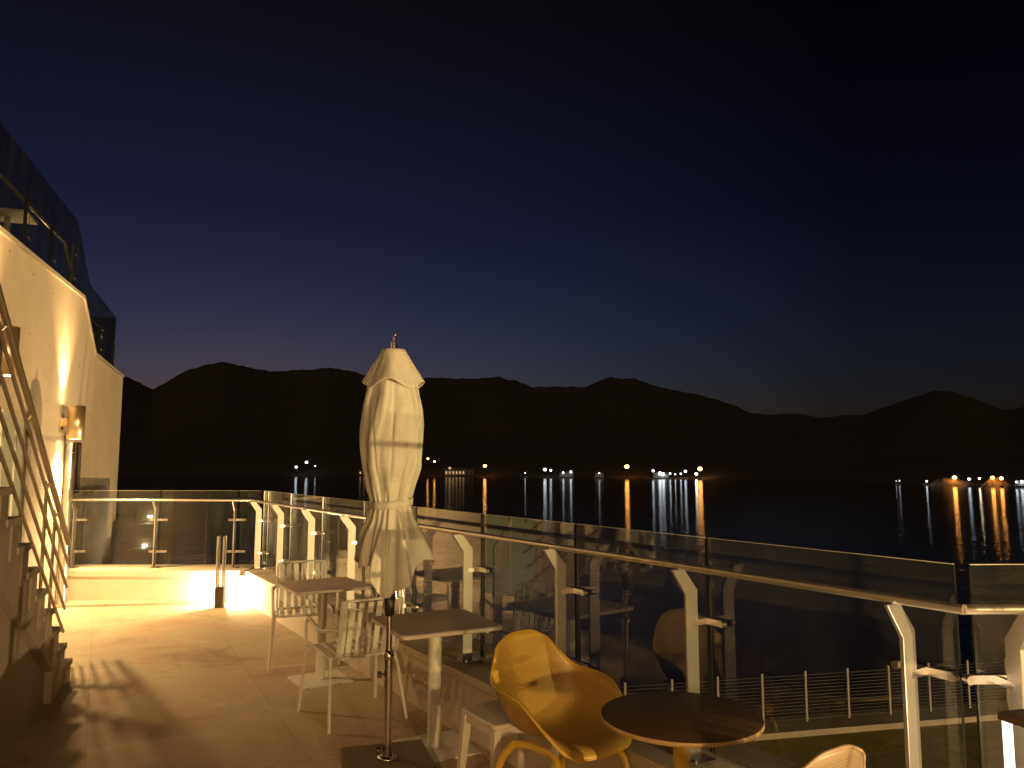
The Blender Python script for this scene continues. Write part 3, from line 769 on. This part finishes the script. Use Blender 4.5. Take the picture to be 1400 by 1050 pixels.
# top vent hood with four drooping corners
vs = []; NH = 120; HJ = 16
for j in range(HJ + 1):
    t = j / HJ
    for i in range(NH):
        th = 2 * PI * i / NH
        c4 = abs(math.cos(2 * (th + 0.3))) ** 2.2
        low = 2.140 + 0.045 * c4
        z = 2.372 + (low - 2.372) * t if t > 0 else 2.372
        r = 0.068 + (0.092 + 0.022 * c4) * t + 0.005 * math.cos(8 * th + 1) * t + 0.004 * noise.noise(Vector((math.cos(th) * 4, math.sin(th) * 4, t * 3)))
        vs.append((r * math.cos(th), r * math.sin(th), z))
fs = [(j * NH + i, (j + 1) * NH + i, (j + 1) * NH + (i + 1) % NH, j * NH + (i + 1) % NH) for j in range(HJ) for i in range(NH)]
mb = MB(); mb.add(vs, fs, True)
mb.add([(0.07 * math.cos(2 * PI * i / NH), 0.07 * math.sin(2 * PI * i / NH), 2.372) for i in range(NH)] + [(0, 0, 2.382)], [(i, (i + 1) % NH, NH) for i in range(NH)], True)
hv = mb.build('vent_hood', M['fabric'], um); so = hv.modifiers.new('thick', 'SOLIDIFY'); so.thickness = 0.003; so.offset = -1
# tie strap
mb = MB(); vs = []
for dz, dr in ((-0.022, 0.006), (-0.02, 0.012), (0.02, 0.012), (0.022, 0.006)):
    for i in range(NA):
        th = 2 * PI * i / NA; z = 1.478 + dz + 0.012 * math.sin(th + 1)
        r = interp(R_T, z) * (1 + interp(A_T, z) * 0.35 * fold(th, z)) + dr
        vs.append((r * math.cos(th), r * math.sin(th), z))
fs = [(j * NA + i, j * NA + (i + 1) % NA, (j + 1) * NA + (i + 1) % NA, (j + 1) * NA + i) for j in range(3) for i in range(NA)]
mb.add(vs, fs, True); mb.build('tie_strap', M['fabric'], um)
for a in (-2.25, -1.2, -0.35, 0.8, 1.9, 3.0):
    MB().tube([(0.035 * math.cos(a), 0.035 * math.sin(a), 1.25), (0.075 * math.cos(a), 0.075 * math.sin(a), 0.95)], 0.007, 8).build('rib', M['chrome'], um)

# ------------------------------------------------------------------ moulded shell armchairs
def catmull(tbl, v):
    n = len(tbl)
    for i in range(n - 1):
        if tbl[i][0] <= v <= tbl[i + 1][0] + 1e-9:
            v0, v1 = tbl[i][0], tbl[i + 1][0]; t = (v - v0) / (v1 - v0)
            p1, p2 = Vector(tbl[i][1]), Vector(tbl[i + 1][1])
            p0 = Vector(tbl[i - 1][1]) if i > 0 else p1 - (p2 - p1); p3 = Vector(tbl[i + 2][1]) if i + 2 < n else p2 + (p2 - p1)
            return 0.5 * ((2 * p1) + (p2 - p0) * t + (2 * p0 - 5 * p1 + 4 * p2 - p3) * t * t + (-p0 + 3 * p1 - 3 * p2 + p3) * t ** 3)
    return Vector(tbl[-1][1])
CEN = [(0, (0, 0.262, 0.425)), (0.08, (0, 0.240, 0.452)), (0.2, (0, 0.16, 0.455)), (0.38, (0, 0.0, 0.435)), (0.52, (0, -0.13, 0.422)), (0.62, (0, -0.205, 0.455)), (0.75, (0, -0.255, 0.57)), (0.9, (0, -0.29, 0.73)), (1.0, (0, -0.307, 0.832))]
EDG = [(0, (0.165, 0.240, 0.425)), (0.08, (0.225, 0.205, 0.462)), (0.2, (0.278, 0.13, 0.545)), (0.36, (0.305, 0.03, 0.625)), (0.5, (0.308, -0.06, 0.645)), (0.62, (0.298, -0.14, 0.65)), (0.74, (0.272, -0.215, 0.665)), (0.87, (0.205, -0.27, 0.745)), (0.95, (0.165, -0.293, 0.79)), (1.0, (0.105, -0.304, 0.818))]
def make_shell_chair(shell, legm):
    root = empty('shell_armchair')
    NU, NV = 48, 48; vs, uv = [], []
    for j in range(NV + 1):
        v = j / NV; c, e = catmull(CEN, v), catmull(EDG, v)
        for i in range(NU + 1):
            u = -1 + 2 * i / NU; a_ = abs(u); sg = 1 if u >= 0 else -1
            x = sg * e.x * (a_ ** 0.92 if a_ else 0)
            k = a_ ** 3.0; ky = a_ ** 2.2
            vs.append((x, c.y + (e.y - c.y) * ky, c.z + (e.z - c.z) * k)); uv.append((i / NU, v))
    W_ = NU + 1
    fs = [(j * W_ + i, j * W_ + i + 1, (j + 1) * W_ + i + 1, (j + 1) * W_ + i) for j in range(NV) for i in range(NU)]
    mb = MB(); mb.add(vs, fs, True); o = mb.build('shell', shell, root)
    ul = o.data.uv_layers.new(name='UVMap')
    for lp in o.data.loops: ul.data[lp.index].uv = uv[lp.vertex_index]
    so = o.modifiers.new('thick', 'SOLIDIFY'); so.thickness = 0.009; so.offset = -1
    rim = [Vector(vs[j * W_]) for j in range(NV + 1)] + [Vector(vs[NV * W_ + i]) for i in range(1, NU + 1)] + [Vector(vs[j * W_ + NU]) for j in range(NV - 1, -1, -1)] + [Vector(vs[i]) for i in range(NU - 1, -1, -1)]
    MB().tube(rim, 0.0065, 8).build('rim', legm, o)
    for sx in (-1, 1):
        MB().tube([(sx * 0.255, 0.235, 0), (sx * 0.225, 0.20, 0.25), (sx * 0.205, 0.175, 0.35), (sx * 0.185, 0.13, 0.405), (sx * 0.17, 0.06, 0.412)], [0.013, 0.017, 0.019, 0.018, 0.016], 12).build('leg', legm, root)
        MB().tube([(sx * 0.255, -0.285, 0), (sx * 0.225, -0.235, 0.25), (sx * 0.205, -0.195, 0.345), (sx * 0.185, -0.14, 0.398), (sx * 0.17, -0.06, 0.408)], [0.013, 0.017, 0.019, 0.018, 0.016], 12).build('leg', legm, root)
        MB().tube([(sx * 0.17, 0.07, 0.412), (sx * 0.17, -0.07, 0.406)], 0.016, 12).build('seat_frame', legm, root)
    return root
yc = make_shell_chair(M['yellow_shell'], M['yellow_leg'])
yc.location = (0.245, 3.71, 0); yc.rotation_euler = (0, 0, math.atan2(-0.78, 0.62) - PI / 2); yc.scale = (0.95, 1.05, 1.04)
tag(yc, 'yellow moulded armchair with perforated shell facing the round dark table', 'chair', 'moulded shell armchairs at the round table')
oc = make_shell_chair(M['ochre_shell'], mat('tan_plastic', (0.28, 0.2, 0.11), 0.45))
oc.location = (0.795, 2.66, 0); oc.rotation_euler = (0, 0, math.atan2(0.82, -0.55) - PI / 2); oc.scale = (1.0, 1.0, 1.02)
tag(oc, 'ochre woven look armchair of which only the back shows at the bottom edge', 'chair', 'moulded shell armchairs at the round table')

# round table
rt = empty('round_table', (0.655, 3.10, 0)); tag(rt, 'round dark brown table on a yellow column beside the yellow armchair', 'table')
t = MB(); t.lathe([(0.0001, 0.712), (0.295, 0.712), (0.309, 0.717), (0.312, 0.725), (0.308, 0.733)], 72); tt = t.build('tabletop', M['darkrim'], rt)
t = MB(); t.lathe([(0.308, 0.733), (0.300, 0.737), (0.0001, 0.7375)], 72); t.build('top_sheet', M['darktop'], tt)
MB().cyl((0, 0), 0.032, 0.02, 0.712, 28).build('column', M['yellow'], rt)
MB().lathe([(0.0001, 0.0), (0.21, 0.0), (0.21, 0.012), (0.06, 0.022), (0.0001, 0.024)], 48).build('base_plate', M['yellow'], rt)

# white stool
so_ = empty('white_stool', (-0.02, 4.08, 0), math.atan2(0.53, 0.85)); tag(so_, 'white moulded stool tucked behind the yellow armchair', 'stool')
MB().prism(rrect(0.185, 0.175, 0.03), 0.425, 0.45).build('seat', M['plastic_white'], so_, 0.008, 3)
ap = MB()
for sy in (-1, 1): ap.box(-0.15, 0.15, sy * 0.155 - 0.012, sy * 0.155 + 0.012, 0.385, 0.427)
for sx in (-1, 1): ap.box(sx * 0.163 - 0.012, sx * 0.163 + 0.012, -0.14, 0.14, 0.385, 0.427)
ap.build('apron', M['plastic_white'], so_, 0.004)
for sx in (-1, 1):
    for sy in (-1, 1):
        x0, y0, x1, y1 = sx * 0.158, sy * 0.148, sx * 0.19, sy * 0.18
        l = MB(); h0, h1 = 0.023, 0.016
        l.hexa([(x1 - h1, y1 - h1, 0), (x1 + h1, y1 - h1, 0), (x1 + h1, y1 + h1, 0), (x1 - h1, y1 + h1, 0), (x0 - h0, y0 - h0, 0.426), (x0 + h0, y0 - h0, 0.426), (x0 + h0, y0 + h0, 0.426), (x0 - h0, y0 + h0, 0.426)])
        l.build('leg', M['plastic_white'], so_, 0.005)

# ------------------------------------------------------------------ upper terrace furniture seen through the glass
ut = empty('bar_table', U3(10.35, 0.66, 3.761), WROT); tag(ut, 'white pedestal table on the upper terrace behind the upper glass railing', 'table')
MB().box(-0.26, 0.26, -0.26, 0.26, 0.86, 0.885).build('tabletop', M['white'], ut); MB().cyl((0, 0), 0.035, 0.01, 0.86).build('column', M['white'], ut); MB().box(-0.2, 0.2, -0.2, 0.2, 0, 0.012).build('base_plate', M['white'], ut)
ul_ = empty('lantern', U3(10.85, 0.50, 3.761), WROT); tag(ul_, 'small glowing box lantern on the upper terrace floor beside the white table', 'lantern')
MB().box(-0.09, 0.09, -0.09, 0.09, 0.03, 0.33).build('lamp_box', emitter('lantern_glow', (1.0, 0.75, 0.4), 1.2), ul_); MB().box(-0.1, 0.1, -0.1, 0.1, 0, 0.03).build('base', M['darkmetal'], ul_); MB().box(-0.1, 0.1, -0.1, 0.1, 0.33, 0.36).build('cap', M['darkmetal'], ul_)
u2 = empty('lantern', U3(14.9, 0.45, 3.221), WROT); tag(u2, 'tall glowing lantern at the far end of the upper glass railing', 'lantern')
MB().box(-0.07, 0.07, -0.07, 0.07, 0.06, 0.5).build('lamp_box', emitter('lantern_glow', (1.0, 0.78, 0.4), 1.0), u2); MB().box(-0.08, 0.08, -0.08, 0.08, 0, 0.06).build('base', M['darkmetal'], u2); MB().box(-0.08, 0.08, -0.08, 0.08, 0.5, 0.53).build('cap', M['darkmetal'], u2)

for x, y, z, w_ in ((10.85, 0.50, 4.2, 14), (14.9, 0.45, 3.6, 10)):
    q = U3(x, y, z); lamp('POINT', 'rail_fill_light', (q.x, q.y, q.z), w_, WARM, 0.08)  # lights added to brighten the upper handrail
# ------------------------------------------------------------------ garden steps with step lights beyond the far railing
M['darkstone'] = mat('dark_stone', (0.05, 0.045, 0.035), 0.7, var=0.2, vscale=6)
gs = empty('garden_steps', (0, 0, 0)); tag(gs, 'dark stone garden steps with small step lights beyond the far railing', 'steps')
GY = 13.6
for i, (px, py) in enumerate([(222, 679), (215, 717), (206, 752), (198, 790)]):
    q = at_depth(px, py, GY - i * 0.45); q0 = at_depth(px - 34, py, GY - i * 0.45)
    stp = MB().box(q0.x, q.x, q.y, q.y + 0.45, -4.6, q.z).build('step', M['darkstone'], gs)
    if i < 3:
        lx = q0.x + (q.x - q0.x) * 0.55
        MB().box(lx - 0.04, lx + 0.04, q.y - 0.012, q.y - 0.002, q.z - 0.36, q.z - 0.33).build('step_light', M['e_step'], stp)
        lamp('POINT', 'step_lamp', (lx, q.y - 0.06, q.z - 0.36), 2.2, (1.0, 0.8, 0.5), 0.02)

# ------------------------------------------------------------------ lawn, fence, water
LZ = -4.0
structure(MB().prism([(-40, 10), (60, 6), (60, 22), (11.5, 18.9), (-40, 7.5 + 1)], LZ - 3, LZ).build('lawn', M['lawn'])) if False else None
fA, fB = Vector((-12.0, 13.4)), Vector((16.0, 19.6)); fu = (fB - fA).normalized(); fn = Vector((-fu.y, fu.x))
lp = [Vector((-12, 5)), Vector((30, -8)), fB + fu * 14 - fn * 0.0, fA]
structure(MB().prism([Vector((-14, 6)), Vector((0, -90)), Vector((130, -90)), fB + fu * 110, fA - fu * 3], -12, LZ).build('lawn', M['lawn']))
kb_ = MB().prism([fA - fn * 0.55, fB + fu * 10 - fn * 0.55, fB + fu * 10 + fn * 0.25, fA + fn * 0.25], LZ - 6, LZ + 0.12).build('garden_kerb', M['kerb']); structure(kb_)
fe = empty('mesh_fence', (fA.x, fA.y, LZ + 0.12)); fe.rotation_euler = (0, 0, math.atan2(fu.y, fu.x)); tag(fe, 'low grey wire fence with pale posts along the far edge of the lawn', 'fence')
M['fencepost'] = mat('pale_fence_post', (0.26, 0.25, 0.21), 0.6)
FH = 1.0; FL = (fB - fA).length
for k in range(int(FL / 1.05) + 1):
    x = k * 1.05
    MB().box(x - 0.022, x + 0.022, -0.022, 0.022, 0, FH + 0.06).build('post', M['fencepost'], fe)
wm = MB()
nW = 14
for k in range(nW):
    z = 0.06 + (FH - 0.08) * k / (nW - 1)
    wm.box(-0.02, FL, -0.042, -0.034, z - 0.003, z + 0.003)
wm.build('wire_panel', mat('grey_wire', (0.06, 0.056, 0.046), 0.6), fe)

WZ = -10.0
structure(MB().add([(-6000, 12, WZ), (6000, 12, WZ), (6000, 6000, WZ), (-6000, 6000, WZ)], [(0, 1, 2, 3)]).build('water', M['water']))

# ------------------------------------------------------------------ hills round the bay
RIDGE = [(-900, 470), (-500, 440), (-200, 500), (60, 492), (120, 498), (150, 505), (172, 516), (190, 523), (208, 531), (222, 524), (250, 509), (280, 498), (303, 493), (322, 498), (345, 504), (380, 508), (415, 506), (450, 501), (475, 506), (500, 514),
         (540, 519), (580, 517), (640, 518), (665, 516), (682, 515), (705, 521), (730, 531), (760, 530), (800, 528), (816, 521), (835, 515), (850, 519), (868, 517), (885, 523), (920, 532), (950, 538), (980, 546), (1005, 556), (1030, 566), (1060, 568), (1090, 567),
         (1120, 570), (1150, 568), (1180, 566), (1205, 556), (1235, 545), (1258, 538), (1280, 534), (1305, 536), (1325, 543), (1350, 554), (1370, 561), (1390, 559), (1420, 552), (1480, 530), (1600, 500), (1900, 470), (2300, 450)]
WLINE = [(-900, 648), (150, 649), (400, 650), (700, 652), (950, 654), (1080, 657), (1220, 661), (1400, 665), (1700, 670), (2300, 672)]
def lin(tbl, x):
    for (a, va), (b, vb) in zip(tbl[:-1], tbl[1:]):
        if a <= x <= b: return va + (vb - va) * (x - a) / (b - a)
    return tbl[0][1] if x < tbl[0][0] else tbl[-1][1]
def shore_depth(px): return (EYE - WZ) * F / (lin(WLINE, px) - 635)
cols = [-900 + 3200 * i / 1600 for i in range(1601)]
ts = [-0.02, 0.0, 0.012, 0.03, 0.06, 0.1, 0.16, 0.23, 0.31, 0.4, 0.5, 0.6, 0.7, 0.8, 0.88, 0.94, 0.98, 1.0, 1.03, 1.1, 1.25, 1.6, 2.2]
vs = []
for px in cols:
    Ds = shore_depth(px); Dr = Ds * 1.75 + 150
    ry = lin(RIDGE, px)
    d = ray(px, ry); zr = EYE + d.z / d.y * Dr
    kx = (px - 700) / F
    for t in ts:
        Y = Ds + (Dr - Ds) * t
        dd = ray(px, 560); X = kx / dd.y * Y
        if t < 0: z = WZ - 3
        elif t <= 1:
            z = WZ + 0.6 + (zr - WZ - 0.6) * (0.12 * min(t / 0.03, 1) * t ** 0.5 + 0.88 * t ** 1.25)
            z += (noise.noise(Vector((X * 0.006, Y * 0.006, 3))) * 14 * t * (1 - t)) * 1.6
        else: z = zr * max(0.0, 1 - (t - 1) * 0.75) if t < 2 else WZ
        if t > 0.9: z += noise.noise(Vector((X * 0.07, Y * 0.02, 1))) * 2.0
        if t > 0.005: z += (0 * noise.noise(Vector((X * 0.16, Y * 0.06, 1))) * 2.6 + noise.noise(Vector((X * 0.012, Y * 0.012, 9))) * 4.0 * (1 if t > .3 else 0.3)) * min(1, t * 5)
        vs.append((X, Y, z))
nT = len(ts)
fs = [(i * nT + j, (i + 1) * nT + j, (i + 1) * nT + j + 1, i * nT + j + 1) for i in range(len(cols) - 1) for j in range(nT - 1)]
mb = MB(); mb.add(vs, fs, True); structure(mb.build('hills', M['hill']))

# ------------------------------------------------------------------ lights along the far shore
def shore_lamp(px, py, m, r, label, sub=0.0, post=True):
    D = shore_depth(px) - 6 - sub
    q = at_depth(px, py, D)
    root = empty('shore_lamp', (q.x, q.y, WZ)); tag(root, label, 'shore lamp', 'lamps along the far shore')
    H = q.z - WZ
    base = MB(); base.cyl((0, 0), 0.9, -1.5, 0.5, 10); base.tube([(0, 0, 0.5), (0, 0, H - r * 0.7)], [0.16, 0.09], 8)
    base.build('pole', M['lampdark'], root)
    h = MB(); h.ball((0, 0, H), r * 0.72, 12, 8); lh = h.build('lamp_head', m, root); lh.scale = (1.25, 1, 1)
    return root
for px, py, m, r, lab in [
    (405, 638.5, 'w', 1.6, 'white lamp low on the dark shore at the far left, lower of a close trio'),
    (419, 632, 'w', 1.7, 'brightest white lamp at the far left of the shore, higher than its neighbours'),
    (431, 637, 'w', 0.7, 'small white lamp right of the bright white trio at the far left shore'),
    (585, 627, 'o', 1.1, 'orange lamp just right of the umbrella, higher on the slope'),
    (594, 631, 'o', 1.1, 'orange lamp lower on the slope beside the one next to the umbrella'),
    (663, 637, 'o', 1.7, 'lone orange lamp between the lit shore house and the white boats'),
    (745, 642, 'w', 1.7, 'large white lamp on the left of a pair by the white pontoons'),
    (753, 643, 'w', 1.2, 'smaller white lamp on the right of a pair by the white pontoons'),
    (857, 638, 'o', 2.1, 'strong orange lamp left of the floating white lit jetty with a long reddish streak'),
    (957, 641, 'o', 2.1, 'strong orange lamp at the right end of the floating white lit jetty'),
    (952, 648, 'W', 1.2, 'pale yellow lamp low beside the orange lamp at the right of the jetty'),
    (1305, 653, 'o', 1.3, 'orange lamp on the small lit promontory at the right'),
    (1325, 655, 'w', 0.9, 'white lamp right of the orange lamp on the promontory'),
    (1339, 654, 'W', 0.6, 'small warm lamp in the middle of the right hand lamp row'),
    (1357, 653, 'o', 1.1, 'orange lamp, left of the close bright pair near the right edge'),
    (1369, 654, 'o', 1.1, 'orange lamp, right of the close bright pair near the right edge'),
]:
    mm = {'w': M['e_white'], 'o': M['e_orange'], 'W': M['e_facade']}[m]
    if m == 'W': mm = emitter('warm_white_shore_lamp', (1.0, 0.8, 0.5), 25)
    shore_lamp(px, py, mm, r, lab)

def raft(px0, px1, py, label, lights, cabin=None, hull='white'):
    """floating work platform / boat: deck, cabin and deck lamps"""
    pm = (px0 + px1) / 2; D = shore_depth(pm) - 14
    a = at_depth(px0, py, D); b = at_depth(px1, py, D)
    w = b.x - a.x
    root = empty('work_raft', ((a.x + b.x) / 2, D, WZ)); tag(root, label, 'raft', 'floating rafts off the far shore')
    hl = MB(); hl.prism([(-w / 2, -2.2), (w / 2 - 1.2, -2.2), (w / 2, -0.3), (w / 2, 1.2), (w / 2 - 1.2, 2.6), (-w / 2, 2.6)], -0.6, 0.9)
    hl.build('deck', M['wood'], root)
    if cabin:
        x0, x1, h = cabin
        cb = MB(); cb.box(x0 * w, x1 * w, -1.4, 1.8, 0.9, h); c_ = cb.build('cabin', M['white'], root)
        rf = MB(); rf.extrude([(x0 * w - 0.4, -1.8, h), (x0 * w - 0.4, 2.2, h), (x0 * w - 0.4, 0.2, h + 1.2)], ((x1 - x0) * w + 0.8, 0, 0)); rf.build('roof', M['roof'], c_)
    for fx, h, r, kind in lights:
        ml = MB(); ml.tube([(fx * w, -1.9, 0.9), (fx * w, -1.9, h - r)], 0.08, 8); mo = ml.build('mast', M['lampdark'], root)
        lh = MB(); lh.ball((fx * w, -1.9, h), r * 0.66, 12, 8); lh.build('lamp_head', M[kind], mo)
raft(906 - 24, 940, 650, 'long white lit floating jetty with a row of lamps and a cabin', [(-0.32, 6.5, 1.5, 'e_white'), (-0.16, 4.5, 2.0, 'e_white'), (-0.08, 3.8, 1.8, 'e_white'), (0.08, 4.2, 1.2, 'e_white'), (0.20, 3.6, 0.9, 'e_white'), (0.33, 4.0, 1.1, 'e_white'), (0.44, 6.0, 1.6, 'e_white')], (-0.3, 0.05, 3.6))
raft(763, 786, 647, 'white roofed raft with two slanted lit gables between the white lamps', [(-0.2, 4.6, 1.1, 'e_white'), (0.25, 5.2, 1.4, 'e_white')], (-0.4, 0.4, 4.0))
raft(812, 826, 647, 'small pale cabin raft left of the strong orange lamp', [(0.0, 4.4, 0.7, 'e_white')], (-0.4, 0.4, 4.2))
raft(714, 722, 648, 'smallest lone white lit raft left of the paired white lamps', [(0.0, 4.0, 0.7, 'e_white')])
raft(1221, 1232, 658, 'leftmost tiny white lit raft on the dark right hand water', [(0.1, 2.2, 0.5, 'e_dimwhite'), (-0.3, 2.0, 0.3, 'e_dimwhite')])
raft(1259, 1270, 658, 'tiny white lit raft just left of the promontory', [(0.0, 2.2, 0.75, 'e_white')])
raft(1382, 1412, 660, 'brightly lit white boat cut by the right edge of the photo', [(-0.35, 2.8, 0.8, 'e_white'), (-0.1, 3.0, 1.0, 'e_white'), (0.1, 3.1, 1.0, 'e_white')], (-0.2, 0.4, 2.6))

def house(px, py_base, w, h, d, label, wm, roofm=None, lit=True):
    D = shore_depth(px) + 4
    q = at_depth(px, py_base, D)
    root = empty('shore_house', (q.x, D, WZ)); tag(root, label, 'house', 'houses on the far shore')
    z0 = 0.5
    MB().box(-w / 2, w / 2, 0, d, -2, z0 + h).build('wall', wm, root)
    MB().extrude([(-w / 2 - 0.5, -0.5, z0 + h), (-w / 2 - 0.5, d + 0.5, z0 + h), (-w / 2 - 0.5, d / 2, z0 + h + 2)], (w + 1, 0, 0)).build('roof', M['roof'], root)
    n = max(2, int(w / 3.2))
    for k in range(n):
        x = -w / 2 + w * (k + 0.5) / n
        f = MB().box(x - 0.7, x + 0.7, -0.06, -0.01, z0 + h * 0.35, z0 + h * 0.75).build('window', M['e_facade'] if lit else M['black'], root)
house(498, 646, 12, 5, 8, 'low dim orange lit house left of the umbrella on the shore', M['islet'])
house(622, 645, 20, 6, 9, 'pale house with glowing windows right of the umbrella on the shore', M['white'])
house(641, 645, 9, 5, 8, 'small dark house beside the pale house right of the umbrella', M['wood'], lit=False)
# lamp standing in front of the pale house
shore_lamp(615, 640, M['e_facade'], 1.6, 'warm lamp in front of the pale shore house')

# promontory on the right
def islet(px0, px1, py_top, label):
    pm = (px0 + px1) / 2; D = shore_depth(pm) - 2
    a = at_depth(px0, 660, D); b = at_depth(px1, 660, D); top_ = at_depth(pm, py_top, D)
    w = (b.x - a.x) / 2; H = top_.z - WZ
    vs = []; N1, N2_ = 40, 14
    for j in range(N2_ + 1):
        for i in range(N1 + 1):
            u = -1 + 2 * i / N1; v = -1 + 2 * j / N2_
            r = min(1, math.hypot(u, v)); z = H * (1 - r * r) ** 1.0 * (0.8 + 0.35 * noise.noise(Vector((u * 3, v * 3, px0)))) - 0.8
            vs.append((u * w, v * w * 0.5, z))
    fs = [(j * (N1 + 1) + i, j * (N1 + 1) + i + 1, (j + 1) * (N1 + 1) + i + 1, (j + 1) * (N1 + 1) + i) for j in range(N2_) for i in range(N1)]
    mb = MB(); mb.add(vs, fs, True); o = mb.build('terrain', M['islet']); o.location = ((a.x + b.x) / 2, D, WZ); structure(o)
islet(1268, 1335, 649, ''); islet(1340, 1384, 649, '')

# ------------------------------------------------------------------ garden floodlight that lights the terrace over the rear railing
fl = empty('garden_floodlight', (61.7, -45.9, -3.999)); tag(fl, 'garden floodlight on a post aimed at the hotel terrace', 'floodlight')
FZ = -0.55
MB().tube([(0, 0, 0), (0, 0, 3.28)], [0.07, 0.05], 12).build('post', M['lampdark'], fl)
hd = MB(); hd.tube([(0.12, -0.12, 3.43), (-0.06, 0.06, 3.45)], [0.10, 0.16], 20); hd.build('lamp_head', M['lampdark'], fl)
ln = MB(); ln.tube([(-0.064, 0.064, 3.45), (-0.068, 0.068, 3.45)], 0.14, 20); ln.build('lamp_lens', M['e_warm'], fl)
fdir = Vector((-0.70, 4.5, 1.7)) - Vector((61.7, -45.9, FZ))
lamp('SPOT', 'floodlight', Vector((61.7, -45.9, FZ)) + fdir.normalized() * 0.12, 280000, (1.0, 0.63, 0.26), 0.18, None, fdir, 45, 0.6)

# ------------------------------------------------------------------ dusk sky, added warm fill for the hills
world = bpy.data.worlds.new('World'); scene.world = world; world.use_nodes = True
sl_ = bpy.data.lights.new('hill_fill', 'SUN'); sl_.energy = 0.18; sl_.color = (1.0, 0.72, 0.48); sl_.angle = math.radians(12)  # added lamp from behind the viewer, lifts the dark hills
so2 = bpy.data.objects.new('hill_fill', sl_); C.objects.link(so2); so2.rotation_euler = (math.radians(58), 0, math.radians(-10))
nt = world.node_tree; bg = nt.nodes['Background']
sky = nt.nodes.new('ShaderNodeTexSky'); sky.sky_type = 'NISHITA'; sky.sun_disc = False
SUN_EL, SUN_AZ = math.radians(-1.5), math.radians(-20)
sky.sun_elevation = SUN_EL; sky.sun_rotation = SUN_AZ; sky.altitude = 20
sky.ozone_density = 4.0; sky.dust_density = 0.6
# the dusk band: brighter and greyer low in the sky towards the set sun, deep blue above
tc = nt.nodes.new('ShaderNodeTexCoord'); sx = nt.nodes.new('ShaderNodeSeparateXYZ'); nt.links.new(tc.outputs['Generated'], sx.inputs[0])
cr = nt.nodes.new('ShaderNodeValToRGB'); el_ = cr.color_ramp.elements
el_[0].position = 0.06; el_[0].color = (1.85, 1.22, 0.96, 1)
el_[1].position = 0.52; el_[1].color = (0.82, 0.33, 0.16, 1)
e_ = el_.new(0.15); e_.color = (1.80, 1.02, 0.80, 1)
e_ = el_.new(0.31); e_.color = (1.08, 0.52, 0.46, 1)
nt.links.new(sx.outputs['Z'], cr.inputs['Fac'])
vm = nt.nodes.new('ShaderNodeVectorMath'); vm.operation = 'MULTIPLY'; vm.inputs[1].default_value = (1, 1, 0); nt.links.new(tc.outputs['Generated'], vm.inputs[0])
vn = nt.nodes.new('ShaderNodeVectorMath'); vn.operation = 'NORMALIZE'; nt.links.new(vm.outputs[0], vn.inputs[0])
vd = nt.nodes.new('ShaderNodeVectorMath'); vd.operation = 'DOT_PRODUCT'; vd.inputs[1].default_value = (math.sin(math.radians(-25)), math.cos(math.radians(-25)), 0); nt.links.new(vn.outputs[0], vd.inputs[0])
mr = nt.nodes.new('ShaderNodeMapRange'); mr.inputs['From Min'].default_value = 0.65; mr.inputs['From Max'].default_value = 1.0; mr.inputs['To Min'].default_value = 0.5; mr.inputs['To Max'].default_value = 1.48
nt.links.new(vd.outputs['Value'], mr.inputs['Value'])
m1 = nt.nodes.new('ShaderNodeVectorMath'); m1.operation = 'MULTIPLY'; nt.links.new(sky.outputs[0], m1.inputs[0]); nt.links.new(cr.outputs['Color'], m1.inputs[1])
m2 = nt.nodes.new('ShaderNodeVectorMath'); m2.operation = 'SCALE'; nt.links.new(m1.outputs[0], m2.inputs[0]); nt.links.new(mr.outputs['Result'], m2.inputs['Scale'])
nt.links.new(m2.outputs[0], bg.inputs['Color']); bg.inputs['Strength'].default_value = 0.10

# ------------------------------------------------------------------ render settings
scene.render.engine = 'CYCLES'
scene.cycles.use_denoising = True
scene.cycles.max_bounces = 8; scene.cycles.glossy_bounces = 5; scene.cycles.transparent_max_bounces = 24; scene.cycles.diffuse_bounces = 4
scene.cycles.caustics_reflective = False; scene.cycles.caustics_refractive = False
scene.cycles.sample_clamp_indirect = 6.0
scene.view_settings.view_transform = 'Standard'; scene.view_settings.look = 'None'
scene.view_settings.exposure = 0.0; scene.view_settings.gamma = 1.0
